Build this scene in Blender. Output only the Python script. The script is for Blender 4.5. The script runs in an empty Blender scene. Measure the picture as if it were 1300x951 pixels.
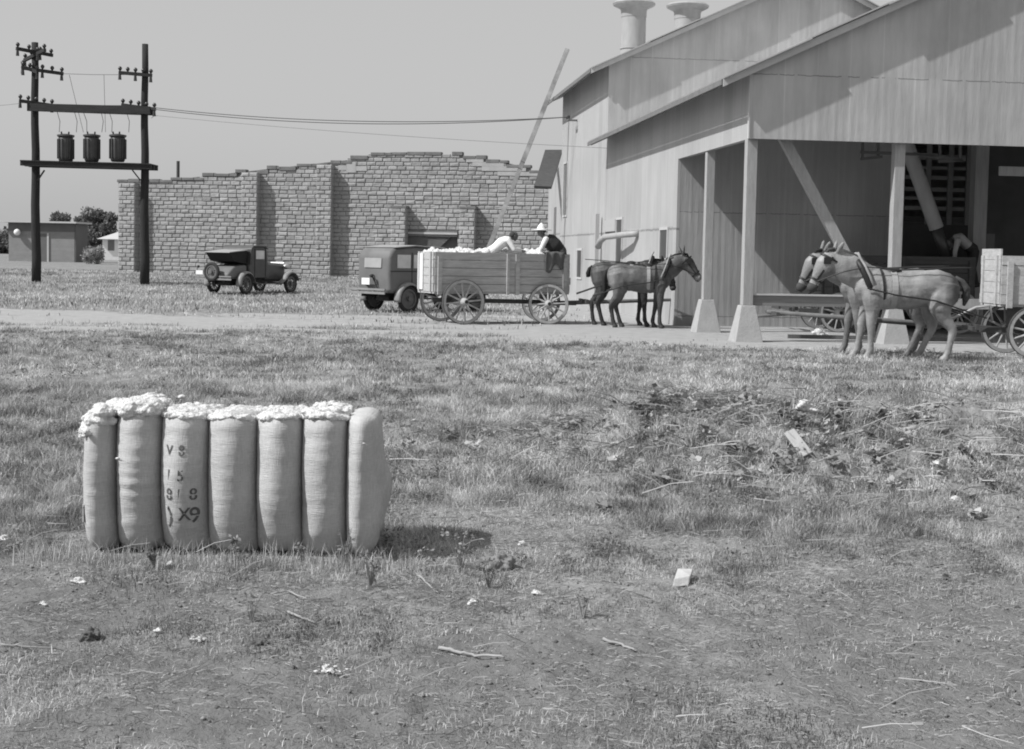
import bpy, bmesh, math, random
import numpy as np
from mathutils import Vector, Matrix, noise as mnoise
random.seed(7)
rng = np.random.default_rng(7)
R = math.radians
PI = math.pi
scene = bpy.context.scene
col = scene.collection

# ------------------------------------------------------------------ camera
F = 1806.0
CAMZ = 1.65
cam = bpy.data.objects.new('camera', bpy.data.cameras.new('camera'))
col.objects.link(cam)
cam.data.sensor_width = 36.0
cam.data.lens = F / 1300.0 * 36.0
cam.data.shift_y = -45.0 / 1300.0
cam.data.clip_start = 0.1
cam.data.clip_end = 6000
PITCH = math.atan(108.5 / F)
ROLL = math.atan(0.02)
RC = Matrix.Rotation(PI / 2 - PITCH, 3, 'X') @ Matrix.Rotation(ROLL, 3, 'Z')
cam.matrix_world = Matrix.Translation((0, 0, CAMZ)) @ RC.to_4x4()
scene.camera = cam
scene.render.resolution_x = 1024
scene.render.resolution_y = 749

def ray(px, py):
    return RC @ Vector(((px - 650) / F, -(py - 430.5) / F, -1.0))

# ------------------------------------------------------------------ numpy value noise and terrain
_perm = rng.random((256, 256))
def vnoise(x, y):
    x = np.asarray(x, float); y = np.asarray(y, float)
    xi = np.floor(x).astype(int); yi = np.floor(y).astype(int)
    fx = x - xi; fy = y - yi
    fx = fx * fx * (3 - 2 * fx); fy = fy * fy * (3 - 2 * fy)
    a = _perm[xi & 255, yi & 255]; b = _perm[(xi + 1) & 255, yi & 255]
    c = _perm[xi & 255, (yi + 1) & 255]; d = _perm[(xi + 1) & 255, (yi + 1) & 255]
    return (a * (1 - fx) + b * fx) * (1 - fy) + (c * (1 - fx) + d * fx) * fy
def fbm(x, y, o=4):
    s = 0; a = .5; t = 0
    for i in range(o):
        s = s + a * vnoise(x + 17.3 * i, y + 9.1 * i); t += a
        a *= .5; x = x * 2.03; y = y * 2.03
    return s / t
def sstep(a, b, x):
    t = np.clip((x - a) / (b - a), 0, 1)
    return t * t * (3 - 2 * t)
def bump2(x, y, cx, cy, rx, ry):
    return np.exp(-((x - cx) / rx) ** 2 - ((y - cy) / ry) ** 2)
def hgt(x, y):
    x = np.asarray(x, float); y = np.asarray(y, float)
    z = .28 * sstep(42, 76, y)
    near = 1 - sstep(24, 30, y)
    z = z + near * (fbm(x * .8, y * .8) - .5) * .10
    z = z + (1 - sstep(12, 20, y)) * ((fbm(x * 6, y * 6, 3) - .5) * .05 + (fbm(x * 17 + 4, y * 17, 2) - .5) * .022)
    m = bump2(x, y, 2.5, 11.3, 1.7, 1.3) * .42 + bump2(x, y, 1.4, 12.2, .8, .8) * .2 + bump2(x, y, 3.9, 11.2, .8, .9) * .2
    z = z + m * (.45 + 1.0 * fbm(x * 3.2, y * 3.2, 3)) + np.minimum(m, .12) * 1.2 * (fbm(x * 9, y * 9, 2) - .5)
    z = z * (1 - .85 * bump2(x, y, -1.25, 7.9, 1.1, .6) * (y < 12))
    return z
def hz(x, y): return float(hgt(x, y))
def gp(px, py):
    d = ray(px, py); o = Vector((0, 0, CAMZ)); t = max(3.0, (CAMZ - .62) / max(1e-4, -d.z))
    while t < 400:
        p = o + d * (t + max(.04, t * .004))
        if p.z < hz(p.x, p.y): break
        t += max(.04, t * .004)
    a, b = t, t + max(.04, t * .004)
    for i in range(14):
        m_ = (a + b) / 2; p = o + d * m_
        if p.z < hz(p.x, p.y): b = m_
        else: a = m_
    p = o + d * a
    return Vector((p.x, p.y, hz(p.x, p.y)))
def atY(px, py, Y):
    d = ray(px, py)
    return Vector((0, 0, CAMZ)) + d * (Y / d.y)
def on_plane(px, py, p0, n):
    d = ray(px, py); o = Vector((0, 0, CAMZ))
    return o + d * ((p0 - o).dot(n) / d.dot(n))

# ------------------------------------------------------------------ materials (all grey: black and white film)
def newmat(name):
    m = bpy.data.materials.new(name); m.use_nodes = True
    nt = m.node_tree
    return m, nt, nt.nodes['Principled BSDF'], nt.nodes, nt.links
def math_node(nt, op, a, b=None, clamp=False):
    n = nt.nodes.new('ShaderNodeMath'); n.operation = op; n.use_clamp = clamp
    for i, v in enumerate((a, b)):
        if v is None: continue
        if isinstance(v, (int, float)): n.inputs[i].default_value = v
        else: nt.links.new(v, n.inputs[i])
    return n.outputs[0]
def mat(name, c, rough=.85, var=.25, scale=3.0, stretch=(1, 1, 1), bump=0.0, bscale=25.0, metal=0.0, spec=.3, fine=.0, fscale=60.0):
    m, nt, bs, N, L = newmat(name)
    tc = N.new('ShaderNodeTexCoord'); mp = N.new('ShaderNodeMapping')
    mp.inputs['Scale'].default_value = stretch
    L.new(tc.outputs['Object'], mp.inputs['Vector'])
    nz = N.new('ShaderNodeTexNoise'); nz.inputs['Scale'].default_value = scale; nz.inputs['Detail'].default_value = 5
    L.new(mp.outputs[0], nz.inputs['Vector'])
    v = math_node(nt, 'MULTIPLY_ADD', nz.outputs['Fac'], 4 * var * .6)
    v.node.inputs[2].default_value = 1 - 2 * var * .6
    if fine:
        n2 = N.new('ShaderNodeTexNoise'); n2.inputs['Scale'].default_value = fscale; n2.inputs['Detail'].default_value = 3
        L.new(mp.outputs[0], n2.inputs['Vector'])
        w = math_node(nt, 'MULTIPLY_ADD', n2.outputs['Fac'], 2 * fine); w.node.inputs[2].default_value = 1 - fine
        v = math_node(nt, 'MULTIPLY', v, w)
    v = math_node(nt, 'MULTIPLY', v, c)
    v = math_node(nt, 'MAXIMUM', v, .004)
    cb = N.new('ShaderNodeCombineColor')
    for i in range(3): L.new(v, cb.inputs[i])
    L.new(cb.outputs[0], bs.inputs['Base Color'])
    bs.inputs['Roughness'].default_value = rough; bs.inputs['Metallic'].default_value = metal
    bs.inputs['Specular IOR Level'].default_value = spec
    if bump:
        n3 = N.new('ShaderNodeTexNoise'); n3.inputs['Scale'].default_value = bscale; n3.inputs['Detail'].default_value = 4
        L.new(mp.outputs[0], n3.inputs['Vector'])
        b = N.new('ShaderNodeBump'); b.inputs['Strength'].default_value = bump; b.inputs['Distance'].default_value = .02
        L.new(n3.outputs['Fac'], b.inputs['Height']); L.new(b.outputs[0], bs.inputs['Normal'])
    return m
def tin(name, c, var=.09, seam=True, voff=0.0, vper=2.5, dirt=.0, streak=7, ribh=.0020, amp=.42):
    """ribbed sheet iron: uses the wall's own metric UVs"""
    m, nt, bs, N, L = newmat(name)
    uv = N.new('ShaderNodeUVMap'); sp = N.new('ShaderNodeSeparateXYZ'); L.new(uv.outputs[0], sp.inputs[0])
    u, v = sp.outputs[0], sp.outputs[1]
    pu = math_node(nt, 'DIVIDE', u, .66)
    pv = math_node(nt, 'DIVIDE', math_node(nt, 'SUBTRACT', v, voff), vper)
    fu = math_node(nt, 'FLOOR', pu); fv = math_node(nt, 'FLOOR', pv)
    cx = N.new('ShaderNodeCombineXYZ'); L.new(fu, cx.inputs[0]); L.new(fv, cx.inputs[1])
    wn = N.new('ShaderNodeTexWhiteNoise'); wn.noise_dimensions = '2D'; L.new(cx.outputs[0], wn.inputs['Vector'])
    tone = math_node(nt, 'MULTIPLY_ADD', wn.outputs['Value'], var); tone.node.inputs[2].default_value = 1 - var / 2
    mp = N.new('ShaderNodeMapping'); mp.inputs['Scale'].default_value = (streak, .5, 1); L.new(uv.outputs[0], mp.inputs['Vector'])
    nz = N.new('ShaderNodeTexNoise'); nz.inputs['Scale'].default_value = 1.0; nz.inputs['Detail'].default_value = 6; nz.inputs['Roughness'].default_value = .65
    L.new(mp.outputs[0], nz.inputs['Vector'])
    st = math_node(nt, 'MULTIPLY_ADD', nz.outputs['Fac'], amp); st.node.inputs[2].default_value = 1 - amp / 2
    nb = N.new('ShaderNodeTexNoise'); nb.inputs['Scale'].default_value = .55; nb.inputs['Detail'].default_value = 5
    L.new(uv.outputs[0], nb.inputs['Vector'])
    st2 = math_node(nt, 'MULTIPLY_ADD', nb.outputs['Fac'], .3 + dirt); st2.node.inputs[2].default_value = .85 - dirt / 2
    val = math_node(nt, 'MULTIPLY', math_node(nt, 'MULTIPLY', tone, st), st2)
    fr = math_node(nt, 'FRACT', pu)
    line = math_node(nt, 'LESS_THAN', fr, .035)
    val = math_node(nt, 'MULTIPLY_ADD', math_node(nt, 'MULTIPLY', line, wn.outputs['Value']), .16); val.node.inputs[2].default_value = 0
    val2 = math_node(nt, 'ADD', val, math_node(nt, 'MULTIPLY', math_node(nt, 'MULTIPLY', tone, st), st2))
    # wavering horizontal lap
    wob = math_node(nt, 'MULTIPLY', nz.outputs['Fac'], .03)
    fvv = math_node(nt, 'FRACT', math_node(nt, 'ADD', pv, wob))
    lap = math_node(nt, 'LESS_THAN', fvv, .009)
    broken = math_node(nt, 'GREATER_THAN', nz.outputs['Fac'], .42)
    lap = math_node(nt, 'MULTIPLY', math_node(nt, 'MULTIPLY', lap, broken), .45 if seam else 0)
    val2 = math_node(nt, 'MULTIPLY', val2, math_node(nt, 'SUBTRACT', 1.0, lap))
    val2 = math_node(nt, 'MULTIPLY', val2, c)
    cb = N.new('ShaderNodeCombineColor')
    for i in range(3): L.new(val2, cb.inputs[i])
    L.new(cb.outputs[0], bs.inputs['Base Color'])
    bs.inputs['Roughness'].default_value = .62; bs.inputs['Specular IOR Level'].default_value = .35
    rib = math_node(nt, 'SINE', math_node(nt, 'MULTIPLY', u, 2 * PI / .165))
    hsum = math_node(nt, 'ADD', math_node(nt, 'MULTIPLY', rib, ribh), math_node(nt, 'MULTIPLY', nz.outputs['Fac'], .030))
    hsum = math_node(nt, 'ADD', hsum, math_node(nt, 'MULTIPLY', nb.outputs['Fac'], .05))
    b = N.new('ShaderNodeBump'); b.inputs['Strength'].default_value = .55; b.inputs['Distance'].default_value = 1.0
    L.new(hsum, b.inputs['Height']); L.new(b.outputs[0], bs.inputs['Normal'])
    return m

M = {}
M['tin_side'] = tin('bright_sheet_iron', .37, var=.14, voff=2.4, vper=6, amp=.5)
M['tin_front'] = tin('dull_sheet_iron', .41, var=.11, voff=5.27 - 2.5, streak=4.2, ribh=.0017, amp=.55, dirt=.35)
M['tin_inner'] = tin('weathered_sheet_iron', .33, voff=.26, dirt=.35)
M['tin_roof'] = tin('roof_sheet_iron', .42, seam=False)
M['trim'] = mat('pale_trim_board', .46, var=.12, scale=4, fine=.1)
M['trim_dark'] = mat('weathered_edge_board', .16, var=.3, scale=6)
M['post'] = mat('sawn_timber', .34, var=.22, scale=5, stretch=(5, 5, .6), fine=.12, fscale=20, bump=.3)
M['post_dark'] = mat('old_dark_timber', .12, var=.3, scale=4, stretch=(5, 5, .6))
M['concrete'] = mat('pale_concrete', .36, var=.15, scale=5, fine=.12, bump=.35)
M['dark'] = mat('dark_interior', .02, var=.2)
M['pane'] = mat('dusty_glass', .17, rough=.22, var=.2, scale=5, spec=.5)
M['pane_bright'] = mat('see_through_pale_glass', .55, rough=.2, var=.3, scale=4, spec=.6)  # pale colour stands in for brightness seen through the car windows
M['pane_dark'] = mat('dark_window_glass', .06, rough=.3, var=.2, spec=.5)
M['block'] = mat('rough_clay_block', .325, var=.22, scale=.8, fine=.22, fscale=7, bump=1.0, bscale=9)
def _blocktone():
    nt = M['block'].node_tree; N = nt.nodes; L = nt.links
    at = N.new('ShaderNodeAttribute'); at.attribute_name = 'tone'
    cb = [n for n in N if n.type == 'COMBINE_COLOR'][0]; src = cb.inputs[0].links[0].from_socket
    k = math_node(nt, 'MULTIPLY_ADD', at.outputs['Fac'], .24); k.node.inputs[2].default_value = .88
    v = math_node(nt, 'MULTIPLY', src, k)
    for i in range(3): L.new(v, cb.inputs[i])
_blocktone()
M['mortar'] = mat('mortar_wall', .25, var=.2, scale=2, bump=.4)
M['cap'] = mat('dark_coping_block', .17, var=.35, scale=3, fine=.2, fscale=9, bump=.5)
M['plaster'] = mat('smeared_mortar', .40, var=.2, scale=2, bump=.3)
M['wagonwood'] = mat('weathered_wagon_board', .40, var=.35, scale=3, stretch=(.8, 6, 7), fine=.2, fscale=14, bump=.3)
M['wagonwood_light'] = mat('pale_wagon_board', .42, var=.3, scale=3, stretch=(2, 2, 5), fine=.2, fscale=12, bump=.3)
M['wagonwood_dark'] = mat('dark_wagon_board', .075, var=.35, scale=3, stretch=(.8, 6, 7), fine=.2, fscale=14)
M['wheelwood'] = mat('dusty_wheel_wood', .36, var=.3, scale=8, fine=.15)
M['tonguewood'] = mat('weathered_pole_wood', .15, var=.4, scale=5)
M['earth_pale'] = mat('crusted_earth', .20, var=.3, scale=14, bump=.8)
M['iron'] = mat('worn_iron', .07, rough=.6, var=.3, scale=10)
M['iron_dark'] = mat('black_iron', .03, rough=.6, var=.3, scale=10)
M['ironpipe'] = mat('galvanised_pipe', .34, rough=.5, var=.2, scale=6, stretch=(1, 1, .3))
M['pole'] = mat('creosoted_pole', .028, var=.5, scale=6, stretch=(4, 4, .4), bump=.5)
M['polebeam'] = mat('creosoted_beam', .035, var=.5, scale=6, stretch=(.4, 4, 4))
M['tank'] = mat('transformer_steel', .05, rough=.4, var=.4, scale=4, spec=.5)
M['ceramic'] = mat('brown_insulator', .035, rough=.3, spec=.5)
M['wire'] = mat('wire', .05, rough=.6)
M['wire_pale'] = mat('pale_wire', .12, rough=.6)
M['carblack'] = mat('dusty_black_enamel', .05, rough=.42, var=.5, scale=3, spec=.5)
M['cardust'] = mat('dust_coated_body', .145, rough=.6, var=.25, scale=2.5)
M['fender'] = mat('dusty_fender', .24, rough=.45, var=.3, scale=4)
M['tyre'] = mat('tyre_rubber', .035, var=.3, scale=12)
M['hubcap'] = mat('dusty_wheel_disc', .13, var=.25, scale=8, rough=.6)
M['canvas'] = mat('dusty_top_canvas', .30, var=.2, scale=6)
M['plate'] = mat('licence_plate_white', .75, var=.05)
M['chrome'] = mat('nickel_plate', .55, rough=.3, metal=.8)
M['cotton'] = mat('raw_cotton', .62, rough=1, var=.16, scale=9, bump=1.0, bscale=40)
M['skin'] = mat('skin', .12, rough=.6, var=.1)
M['shirt'] = mat('white_shirt_cloth', .68, var=.1, scale=8, bump=.4)
M['shirt_grey'] = mat('grey_shirt_cloth', .35, var=.1, scale=8, bump=.4)
M['overall'] = mat('dark_overall_cloth', .035, var=.3, scale=8, bump=.4)
M['hair'] = mat('dark_hair', .05)
M['straw'] = mat('straw_hat', .7, var=.08, scale=20)
M['leather'] = mat('harness_leather', .025, rough=.5, var=.3)
M['leather_pale'] = mat('worn_harness_strap', .30, rough=.6, var=.3)
M['shed'] = mat('shed_boards', .24, var=.2, scale=1.2, stretch=(1, 1, 3), fine=.1, fscale=5)
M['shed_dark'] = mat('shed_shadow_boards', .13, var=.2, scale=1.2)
M['house'] = mat('white_house_paint', .75, var=.06)
M['roofpale'] = mat('pale_roof', .50, var=.1)
M['eave_shade'] = mat('shaded_roof_underside', .10, var=.35, scale=5, stretch=(1, 1, 6), bump=.5)
M['bark'] = mat('bark', .08)
M['stone'] = mat('pale_broken_concrete', .42, var=.2, scale=9, bump=.6)
M['branch'] = mat('grey_dead_branch', .30, var=.3, scale=12)
M['stencil'] = mat('faded_stencil_ink', .11, rough=1, var=.9, scale=26)
M['band'] = mat('steel_tie_band', .06, rough=.6, var=.4, scale=9)

def mule_mat(name, c_body, c_leg, c_rump, zmid=.72, darkrump=False):
    m, nt, bs, N, L = newmat(name)
    tc = N.new('ShaderNodeTexCoord'); sp = N.new('ShaderNodeSeparateXYZ'); L.new(tc.outputs['Object'], sp.inputs[0])
    nz = N.new('ShaderNodeTexNoise'); nz.inputs['Scale'].default_value = 4.5; nz.inputs['Detail'].default_value = 5
    L.new(tc.outputs['Object'], nz.inputs['Vector'])
    zz = math_node(nt, 'ADD', sp.outputs[2], math_node(nt, 'MULTIPLY', nz.outputs['Fac'], .15))
    mr = N.new('ShaderNodeMapRange'); mr.inputs[1].default_value = zmid - .15; mr.inputs[2].default_value = zmid + .25
    mr.inputs[3].default_value = c_leg; mr.inputs[4].default_value = c_body; L.new(zz, mr.inputs[0])
    mr2 = N.new('ShaderNodeMapRange'); mr2.inputs[1].default_value = .52; mr2.inputs[2].default_value = .72
    mr2.inputs[3].default_value = 0; mr2.inputs[4].default_value = 1; L.new(math_node(nt, 'MULTIPLY', sp.outputs[0], -1.0), mr2.inputs[0])
    mx = N.new('ShaderNodeMix'); mx.data_type = 'FLOAT'
    mr3 = N.new('ShaderNodeMapRange'); mr3.interpolation_type = 'SMOOTHSTEP'; mr3.inputs[1].default_value = .85; mr3.inputs[2].default_value = 1.15; L.new(zz, mr3.inputs[0])
    mr2.interpolation_type = 'SMOOTHSTEP'
    L.new(math_node(nt, 'MULTIPLY', mr2.outputs[0], mr3.outputs[0]), mx.inputs[0])
    L.new(mr.outputs[0], mx.inputs[2]); mx.inputs[3].default_value = c_rump
    v = math_node(nt, 'MULTIPLY', mx.outputs[0], math_node(nt, 'MULTIPLY_ADD', nz.outputs['Fac'], 2.1))
    v.node.inputs[1].links[0].from_node.inputs[2].default_value = -.04
    nz.inputs['Scale'].default_value = 3.2; nz.inputs['Roughness'].default_value = .6
    cb = N.new('ShaderNodeCombineColor')
    for i in range(3): L.new(v, cb.inputs[i])
    L.new(cb.outputs[0], bs.inputs['Base Color']); bs.inputs['Roughness'].default_value = .55
    n3 = N.new('ShaderNodeTexNoise'); n3.inputs['Scale'].default_value = 45; L.new(tc.outputs['Object'], n3.inputs['Vector'])
    b = N.new('ShaderNodeBump'); b.inputs['Strength'].default_value = .6; b.inputs['Distance'].default_value = .03
    L.new(math_node(nt, 'ADD', math_node(nt, 'MULTIPLY', n3.outputs['Fac'], .25), nz.outputs['Fac']), b.inputs['Height']); L.new(b.outputs[0], bs.inputs['Normal'])
    return m
M['mule_brown'] = mule_mat('brown_mule_coat', .095, .035, .17)
M['mule_black'] = mule_mat('dark_mule_coat', .045, .022, .06)
M['mule_pale'] = mule_mat('pale_mule_coat', .235, .23, .06, .62)
M['mule_roan'] = mule_mat('grey_mule_coat', .20, .12, .2, .7)
M['muzzle_pale'] = mat('mealy_muzzle', .22)
M['muzzle_dark'] = mat('dark_muzzle', .06, var=.3, scale=9)
M['mane'] = mat('dark_mane_hair', .02, var=.3, scale=20)
M['mane_grey'] = mat('grizzled_tail_hair', .06, var=.6, scale=20)

def burlap():
    m, nt, bs, N, L = newmat('burlap_bagging')
    tc = N.new('ShaderNodeTexCoord')
    nz = N.new('ShaderNodeTexNoise'); nz.inputs['Scale'].default_value = 3; nz.inputs['Detail'].default_value = 6
    L.new(tc.outputs['Object'], nz.inputs['Vector'])
    v = math_node(nt, 'MULTIPLY_ADD', nz.outputs['Fac'], .5); v.node.inputs[2].default_value = .72
    v.node.inputs[1].default_value = .56
    def weave(st, sc):
        mp = N.new('ShaderNodeMapping'); mp.inputs['Scale'].default_value = st; L.new(tc.outputs['Object'], mp.inputs['Vector'])
        n = N.new('ShaderNodeTexNoise'); n.inputs['Scale'].default_value = sc; n.inputs['Detail'].default_value = 2
        L.new(mp.outputs[0], n.inputs['Vector']); return n.outputs['Fac']
    w = math_node(nt, 'ADD', weave((1, 1, 12), 22), weave((12, 1, 1), 22))
    vv = math_node(nt, 'MULTIPLY_ADD', w, .38); vv.node.inputs[2].default_value = .62
    v = math_node(nt, 'MULTIPLY', math_node(nt, 'MULTIPLY', v, vv), .45)
    cb = N.new('ShaderNodeCombineColor')
    for i in range(3): L.new(v, cb.inputs[i])
    L.new(cb.outputs[0], bs.inputs['Base Color']); bs.inputs['Roughness'].default_value = .95
    bs.inputs['Specular IOR Level'].default_value = .1
    b = N.new('ShaderNodeBump'); b.inputs['Strength'].default_value = .8; b.inputs['Distance'].default_value = .004
    L.new(w, b.inputs['Height'])
    b2 = N.new('ShaderNodeBump'); b2.inputs['Strength'].default_value = .22; b2.inputs['Distance'].default_value = .02
    wr = weave((1.5, 1, 7), 3); L.new(wr, b2.inputs['Height']); L.new(b.outputs[0], b2.inputs['Normal'])
    L.new(b2.outputs[0], bs.inputs['Normal'])
    return m
M['burlap'] = burlap()

def leafmat(name, lo, hi, trans=.25):
    m, nt, bs, N, L = newmat(name)
    at = N.new('ShaderNodeAttribute'); at.attribute_name = 'tone'
    mr = N.new('ShaderNodeMapRange'); mr.inputs[3].default_value = lo; mr.inputs[4].default_value = hi
    L.new(at.outputs['Fac'], mr.inputs[0])
    cb = N.new('ShaderNodeCombineColor')
    for i in range(3): L.new(mr.outputs[0], cb.inputs[i])
    L.new(cb.outputs[0], bs.inputs['Base Color']); bs.inputs['Roughness'].default_value = .7
    bs.inputs['Specular IOR Level'].default_value = .2
    tr = N.new('ShaderNodeBsdfTranslucent'); L.new(cb.outputs[0], tr.inputs['Color'])
    mx = N.new('ShaderNodeMixShader'); mx.inputs[0].default_value = trans
    L.new(bs.outputs[0], mx.inputs[1]); L.new(tr.outputs[0], mx.inputs[2])
    L.new(mx.outputs[0], N['Material Output'].inputs['Surface'])
    return m
M['grass'] = leafmat('dry_grass_blades', .09, .70, .22)
M['weed'] = leafmat('weed_leaves', .10, .34, .25)
M['leaf'] = leafmat('tree_leaves', .10, .32, .3)
M['straws'] = leafmat('dead_stalks', .16, .50, .1)

# ------------------------------------------------------------------ object helpers
def tag(o, label=None, cat=None, group=None, kind=None):
    if label: o['label'] = label
    if cat: o['category'] = cat
    if group: o['group'] = group
    if kind: o['kind'] = kind
    return o
def empty(name, loc=(0, 0, 0), rz=0, label=None, cat=None, group=None, sc=1):
    o = bpy.data.objects.new(name, None); col.objects.link(o)
    o.location = loc; o.rotation_euler = (0, 0, rz); o.scale = (sc, sc, sc); o.empty_display_size = .2
    return tag(o, label, cat, group)
def link(name, me, m=None, parent=None, smooth=False):
    o = bpy.data.objects.new(name, me); col.objects.link(o)
    if m is not None: me.materials.append(m)
    if parent is not None: o.parent = parent
    if smooth: me.polygons.foreach_set('use_smooth', [True] * len(me.polygons))
    return o
def children(o): return [c for c in bpy.data.objects if c.parent == o]
def copy_tree(o, parent=None):
    c = o.copy(); col.objects.link(c); c.parent = parent
    for ch in list(children(o)): copy_tree(ch, c)
    return c

class MB:
    def __init__(s): s.bm = bmesh.new(); s.uv = None
    def box(s, x0, x1, y0, y1, z0, z1, rot=None, taper=0.0):
        c = [(x, y, z) for z in (z0, z1) for y in (y0, y1) for x in (x0, x1)]
        vs = []
        cx, cy = (x0 + x1) / 2, (y0 + y1) / 2
        for (x, y, z) in c:
            if taper and z == z1: x = cx + (x - cx) * (1 - taper); y = cy + (y - cy) * (1 - taper)
            p = Vector((x, y, z))
            if rot is not None: p = rot @ p
            vs.append(s.bm.verts.new(p))
        for f in ((0, 2, 3, 1), (4, 5, 7, 6), (0, 1, 5, 4), (2, 6, 7, 3), (0, 4, 6, 2), (1, 3, 7, 5)):
            s.bm.faces.new([vs[i] for i in f])
        return s
    def prism(s, pts, ex):
        """polygon (3-D points, planar) pushed along ex"""
        ex = Vector(ex); n = len(pts)
        a = [s.bm.verts.new(Vector(p)) for p in pts]; b = [s.bm.verts.new(Vector(p) + ex) for p in pts]
        s.bm.faces.new(a); s.bm.faces.new(b[::-1])
        for i in range(n): s.bm.faces.new((a[i], a[(i + 1) % n], b[(i + 1) % n], b[i]))
        return s
    def bar(s, p, q, w, h=None, up=(0, 0, 1)):
        h = h or w; p = Vector(p); q = Vector(q); d = (q - p).normalized()
        sx = d.cross(Vector(up))
        if sx.length < 1e-4: sx = Vector((1, 0, 0))
        sx.normalize(); sz = sx.cross(d).normalized()
        pr = [p + sx * (i * w / 2) + sz * (j * h / 2) for i, j in ((-1, -1), (1, -1), (1, 1), (-1, 1))]
        return s.prism(pr, q - p)
    def tube(s, pts, r, segs=10, cap=True, side=None):
        pts = [Vector(p) for p in pts]; n = len(pts)
        if not isinstance(r, (list, tuple)): r = [r] * n
        r = [(q, q) if not isinstance(q, (list, tuple)) else q for q in r]
        rings = []; ref = Vector(side) if side is not None else None
        for i, p in enumerate(pts):
            t = (pts[min(i + 1, n - 1)] - pts[max(i - 1, 0)]).normalized()
            if ref is None:
                ref = Vector((0, 0, 1)) if abs(t.z) < .9 else Vector((1, 0, 0))
                ref = t.cross(ref).normalized()
            sx = (ref - t * ref.dot(t))
            if sx.length < 1e-4: sx = t.orthogonal()
            sx.normalize()
            if side is None: ref = sx
            u = t.cross(sx).normalized()
            rings.append([s.bm.verts.new(p + sx * (math.cos(2 * PI * k / segs) * r[i][0]) + u * (math.sin(2 * PI * k / segs) * r[i][1])) for k in range(segs)])
        for i in range(n - 1):
            for k in range(segs):
                s.bm.faces.new((rings[i][k], rings[i][(k + 1) % segs], rings[i + 1][(k + 1) % segs], rings[i + 1][k]))
        if cap:
            s.bm.faces.new(rings[0][::-1]); s.bm.faces.new(rings[-1])
        return s
    def ball(s, c, r, seg=12, sz=(1, 1, 1)):
        mt = Matrix.Translation(c) @ Matrix.Diagonal((r * sz[0], r * sz[1], r * sz[2], 1))
        bmesh.ops.create_uvsphere(s.bm, u_segments=seg, v_segments=max(6, seg // 2), radius=1, matrix=mt)
        return s
    def ring(s, c, R0, R1, y0, y1, segs=36, axis='y'):
        """flat band ring round an axis"""
        c = Vector(c); rows = []
        for k in range(segs):
            a = 2 * PI * k / segs; row = []
            for (rr, yy) in ((R0, y0), (R1, y0), (R1, y1), (R0, y1)):
                if axis == 'y': p = Vector((math.cos(a) * rr, yy, math.sin(a) * rr))
                elif axis == 'z': p = Vector((math.cos(a) * rr, math.sin(a) * rr, yy))
                else: p = Vector((yy, math.cos(a) * rr, math.sin(a) * rr))
                row.append(s.bm.verts.new(c + p))
            rows.append(row)
        for k in range(segs):
            a, b = rows[k], rows[(k + 1) % segs]
            for j in range(4): s.bm.faces.new((a[j], a[(j + 1) % 4], b[(j + 1) % 4], b[j]))
        return s
    def build(s, name, m, parent=None, smooth=False, bevel=0, loc=None, uvw=None):
        bmesh.ops.recalc_face_normals(s.bm, faces=s.bm.faces)
        if uvw is not None:                       # uvw(co, normal) -> metric u, v
            lay = s.bm.loops.layers.uv.new('UVMap')
            for f in s.bm.faces:
                f.normal_update()
                for lp in f.loops: lp[lay].uv = uvw(lp.vert.co, f.normal)
        me = bpy.data.meshes.new(name); s.bm.to_mesh(me); s.bm.free()
        o = link(name, me, m, parent, smooth)
        if bevel:
            b = o.modifiers.new('bevel', 'BEVEL'); b.width = bevel; b.segments = 2; b.limit_method = 'ANGLE'
            if smooth is False and bevel > .03: me.polygons.foreach_set('use_smooth', [True] * len(me.polygons)); b.harden_normals = True
        if loc is not None: o.location = loc
        return o
def uv_wall(axis):
    def f(co, n): return ((co.x if axis == 'x' else co.y), co.z)
    return f

def blob(name, fn, m, parent=None, voxel=.02, smooth_it=2, inflate=0.0):
    """union of lofted limbs grown into ONE continuous skin"""
    b = MB(); fn(b)
    bmesh.ops.triangulate(b.bm, faces=b.bm.faces)
    bmesh.ops.recalc_face_normals(b.bm, faces=b.bm.faces)
    me = bpy.data.meshes.new('t'); b.bm.to_mesh(me); b.bm.free()
    o = bpy.data.objects.new('t', me); col.objects.link(o)
    rm = o.modifiers.new('r', 'REMESH'); rm.mode = 'VOXEL'; rm.voxel_size = voxel; rm.adaptivity = 0
    sm = o.modifiers.new('s', 'SMOOTH'); sm.factor = .5; sm.iterations = smooth_it
    dg = bpy.context.evaluated_depsgraph_get()
    me2 = bpy.data.meshes.new_from_object(o.evaluated_get(dg))
    bpy.data.objects.remove(o); bpy.data.meshes.remove(me)
    me2.name = name
    return link(name, me2, m, parent, True)

def raw_mesh(name, V, loops, starts, totals, m=None, tone=None, parent=None):
    me = bpy.data.meshes.new(name)
    me.vertices.add(len(V)); me.vertices.foreach_set('co', np.asarray(V, np.float32).ravel())
    me.loops.add(len(loops)); me.loops.foreach_set('vertex_index', np.asarray(loops, np.int32))
    me.polygons.add(len(starts)); me.polygons.foreach_set('loop_start', np.asarray(starts, np.int32))
    me.polygons.foreach_set('loop_total', np.asarray(totals, np.int32))
    if tone is not None:
        a = me.attributes.new('tone', 'FLOAT', 'FACE'); a.data.foreach_set('value', np.asarray(tone, np.float32))
    me.update(); me.validate()
    return link(name, me, m, parent)

# ------------------------------------------------------------------ barn frame (needed by the ground masks)
A0 = 6.2
P0 = gp(943, 434); P0.z = 0
BU = Vector((math.cos(R(A0)), math.sin(R(A0)), 0)); BV = Vector((-math.sin(R(A0)), math.cos(R(A0)), 0))

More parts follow.
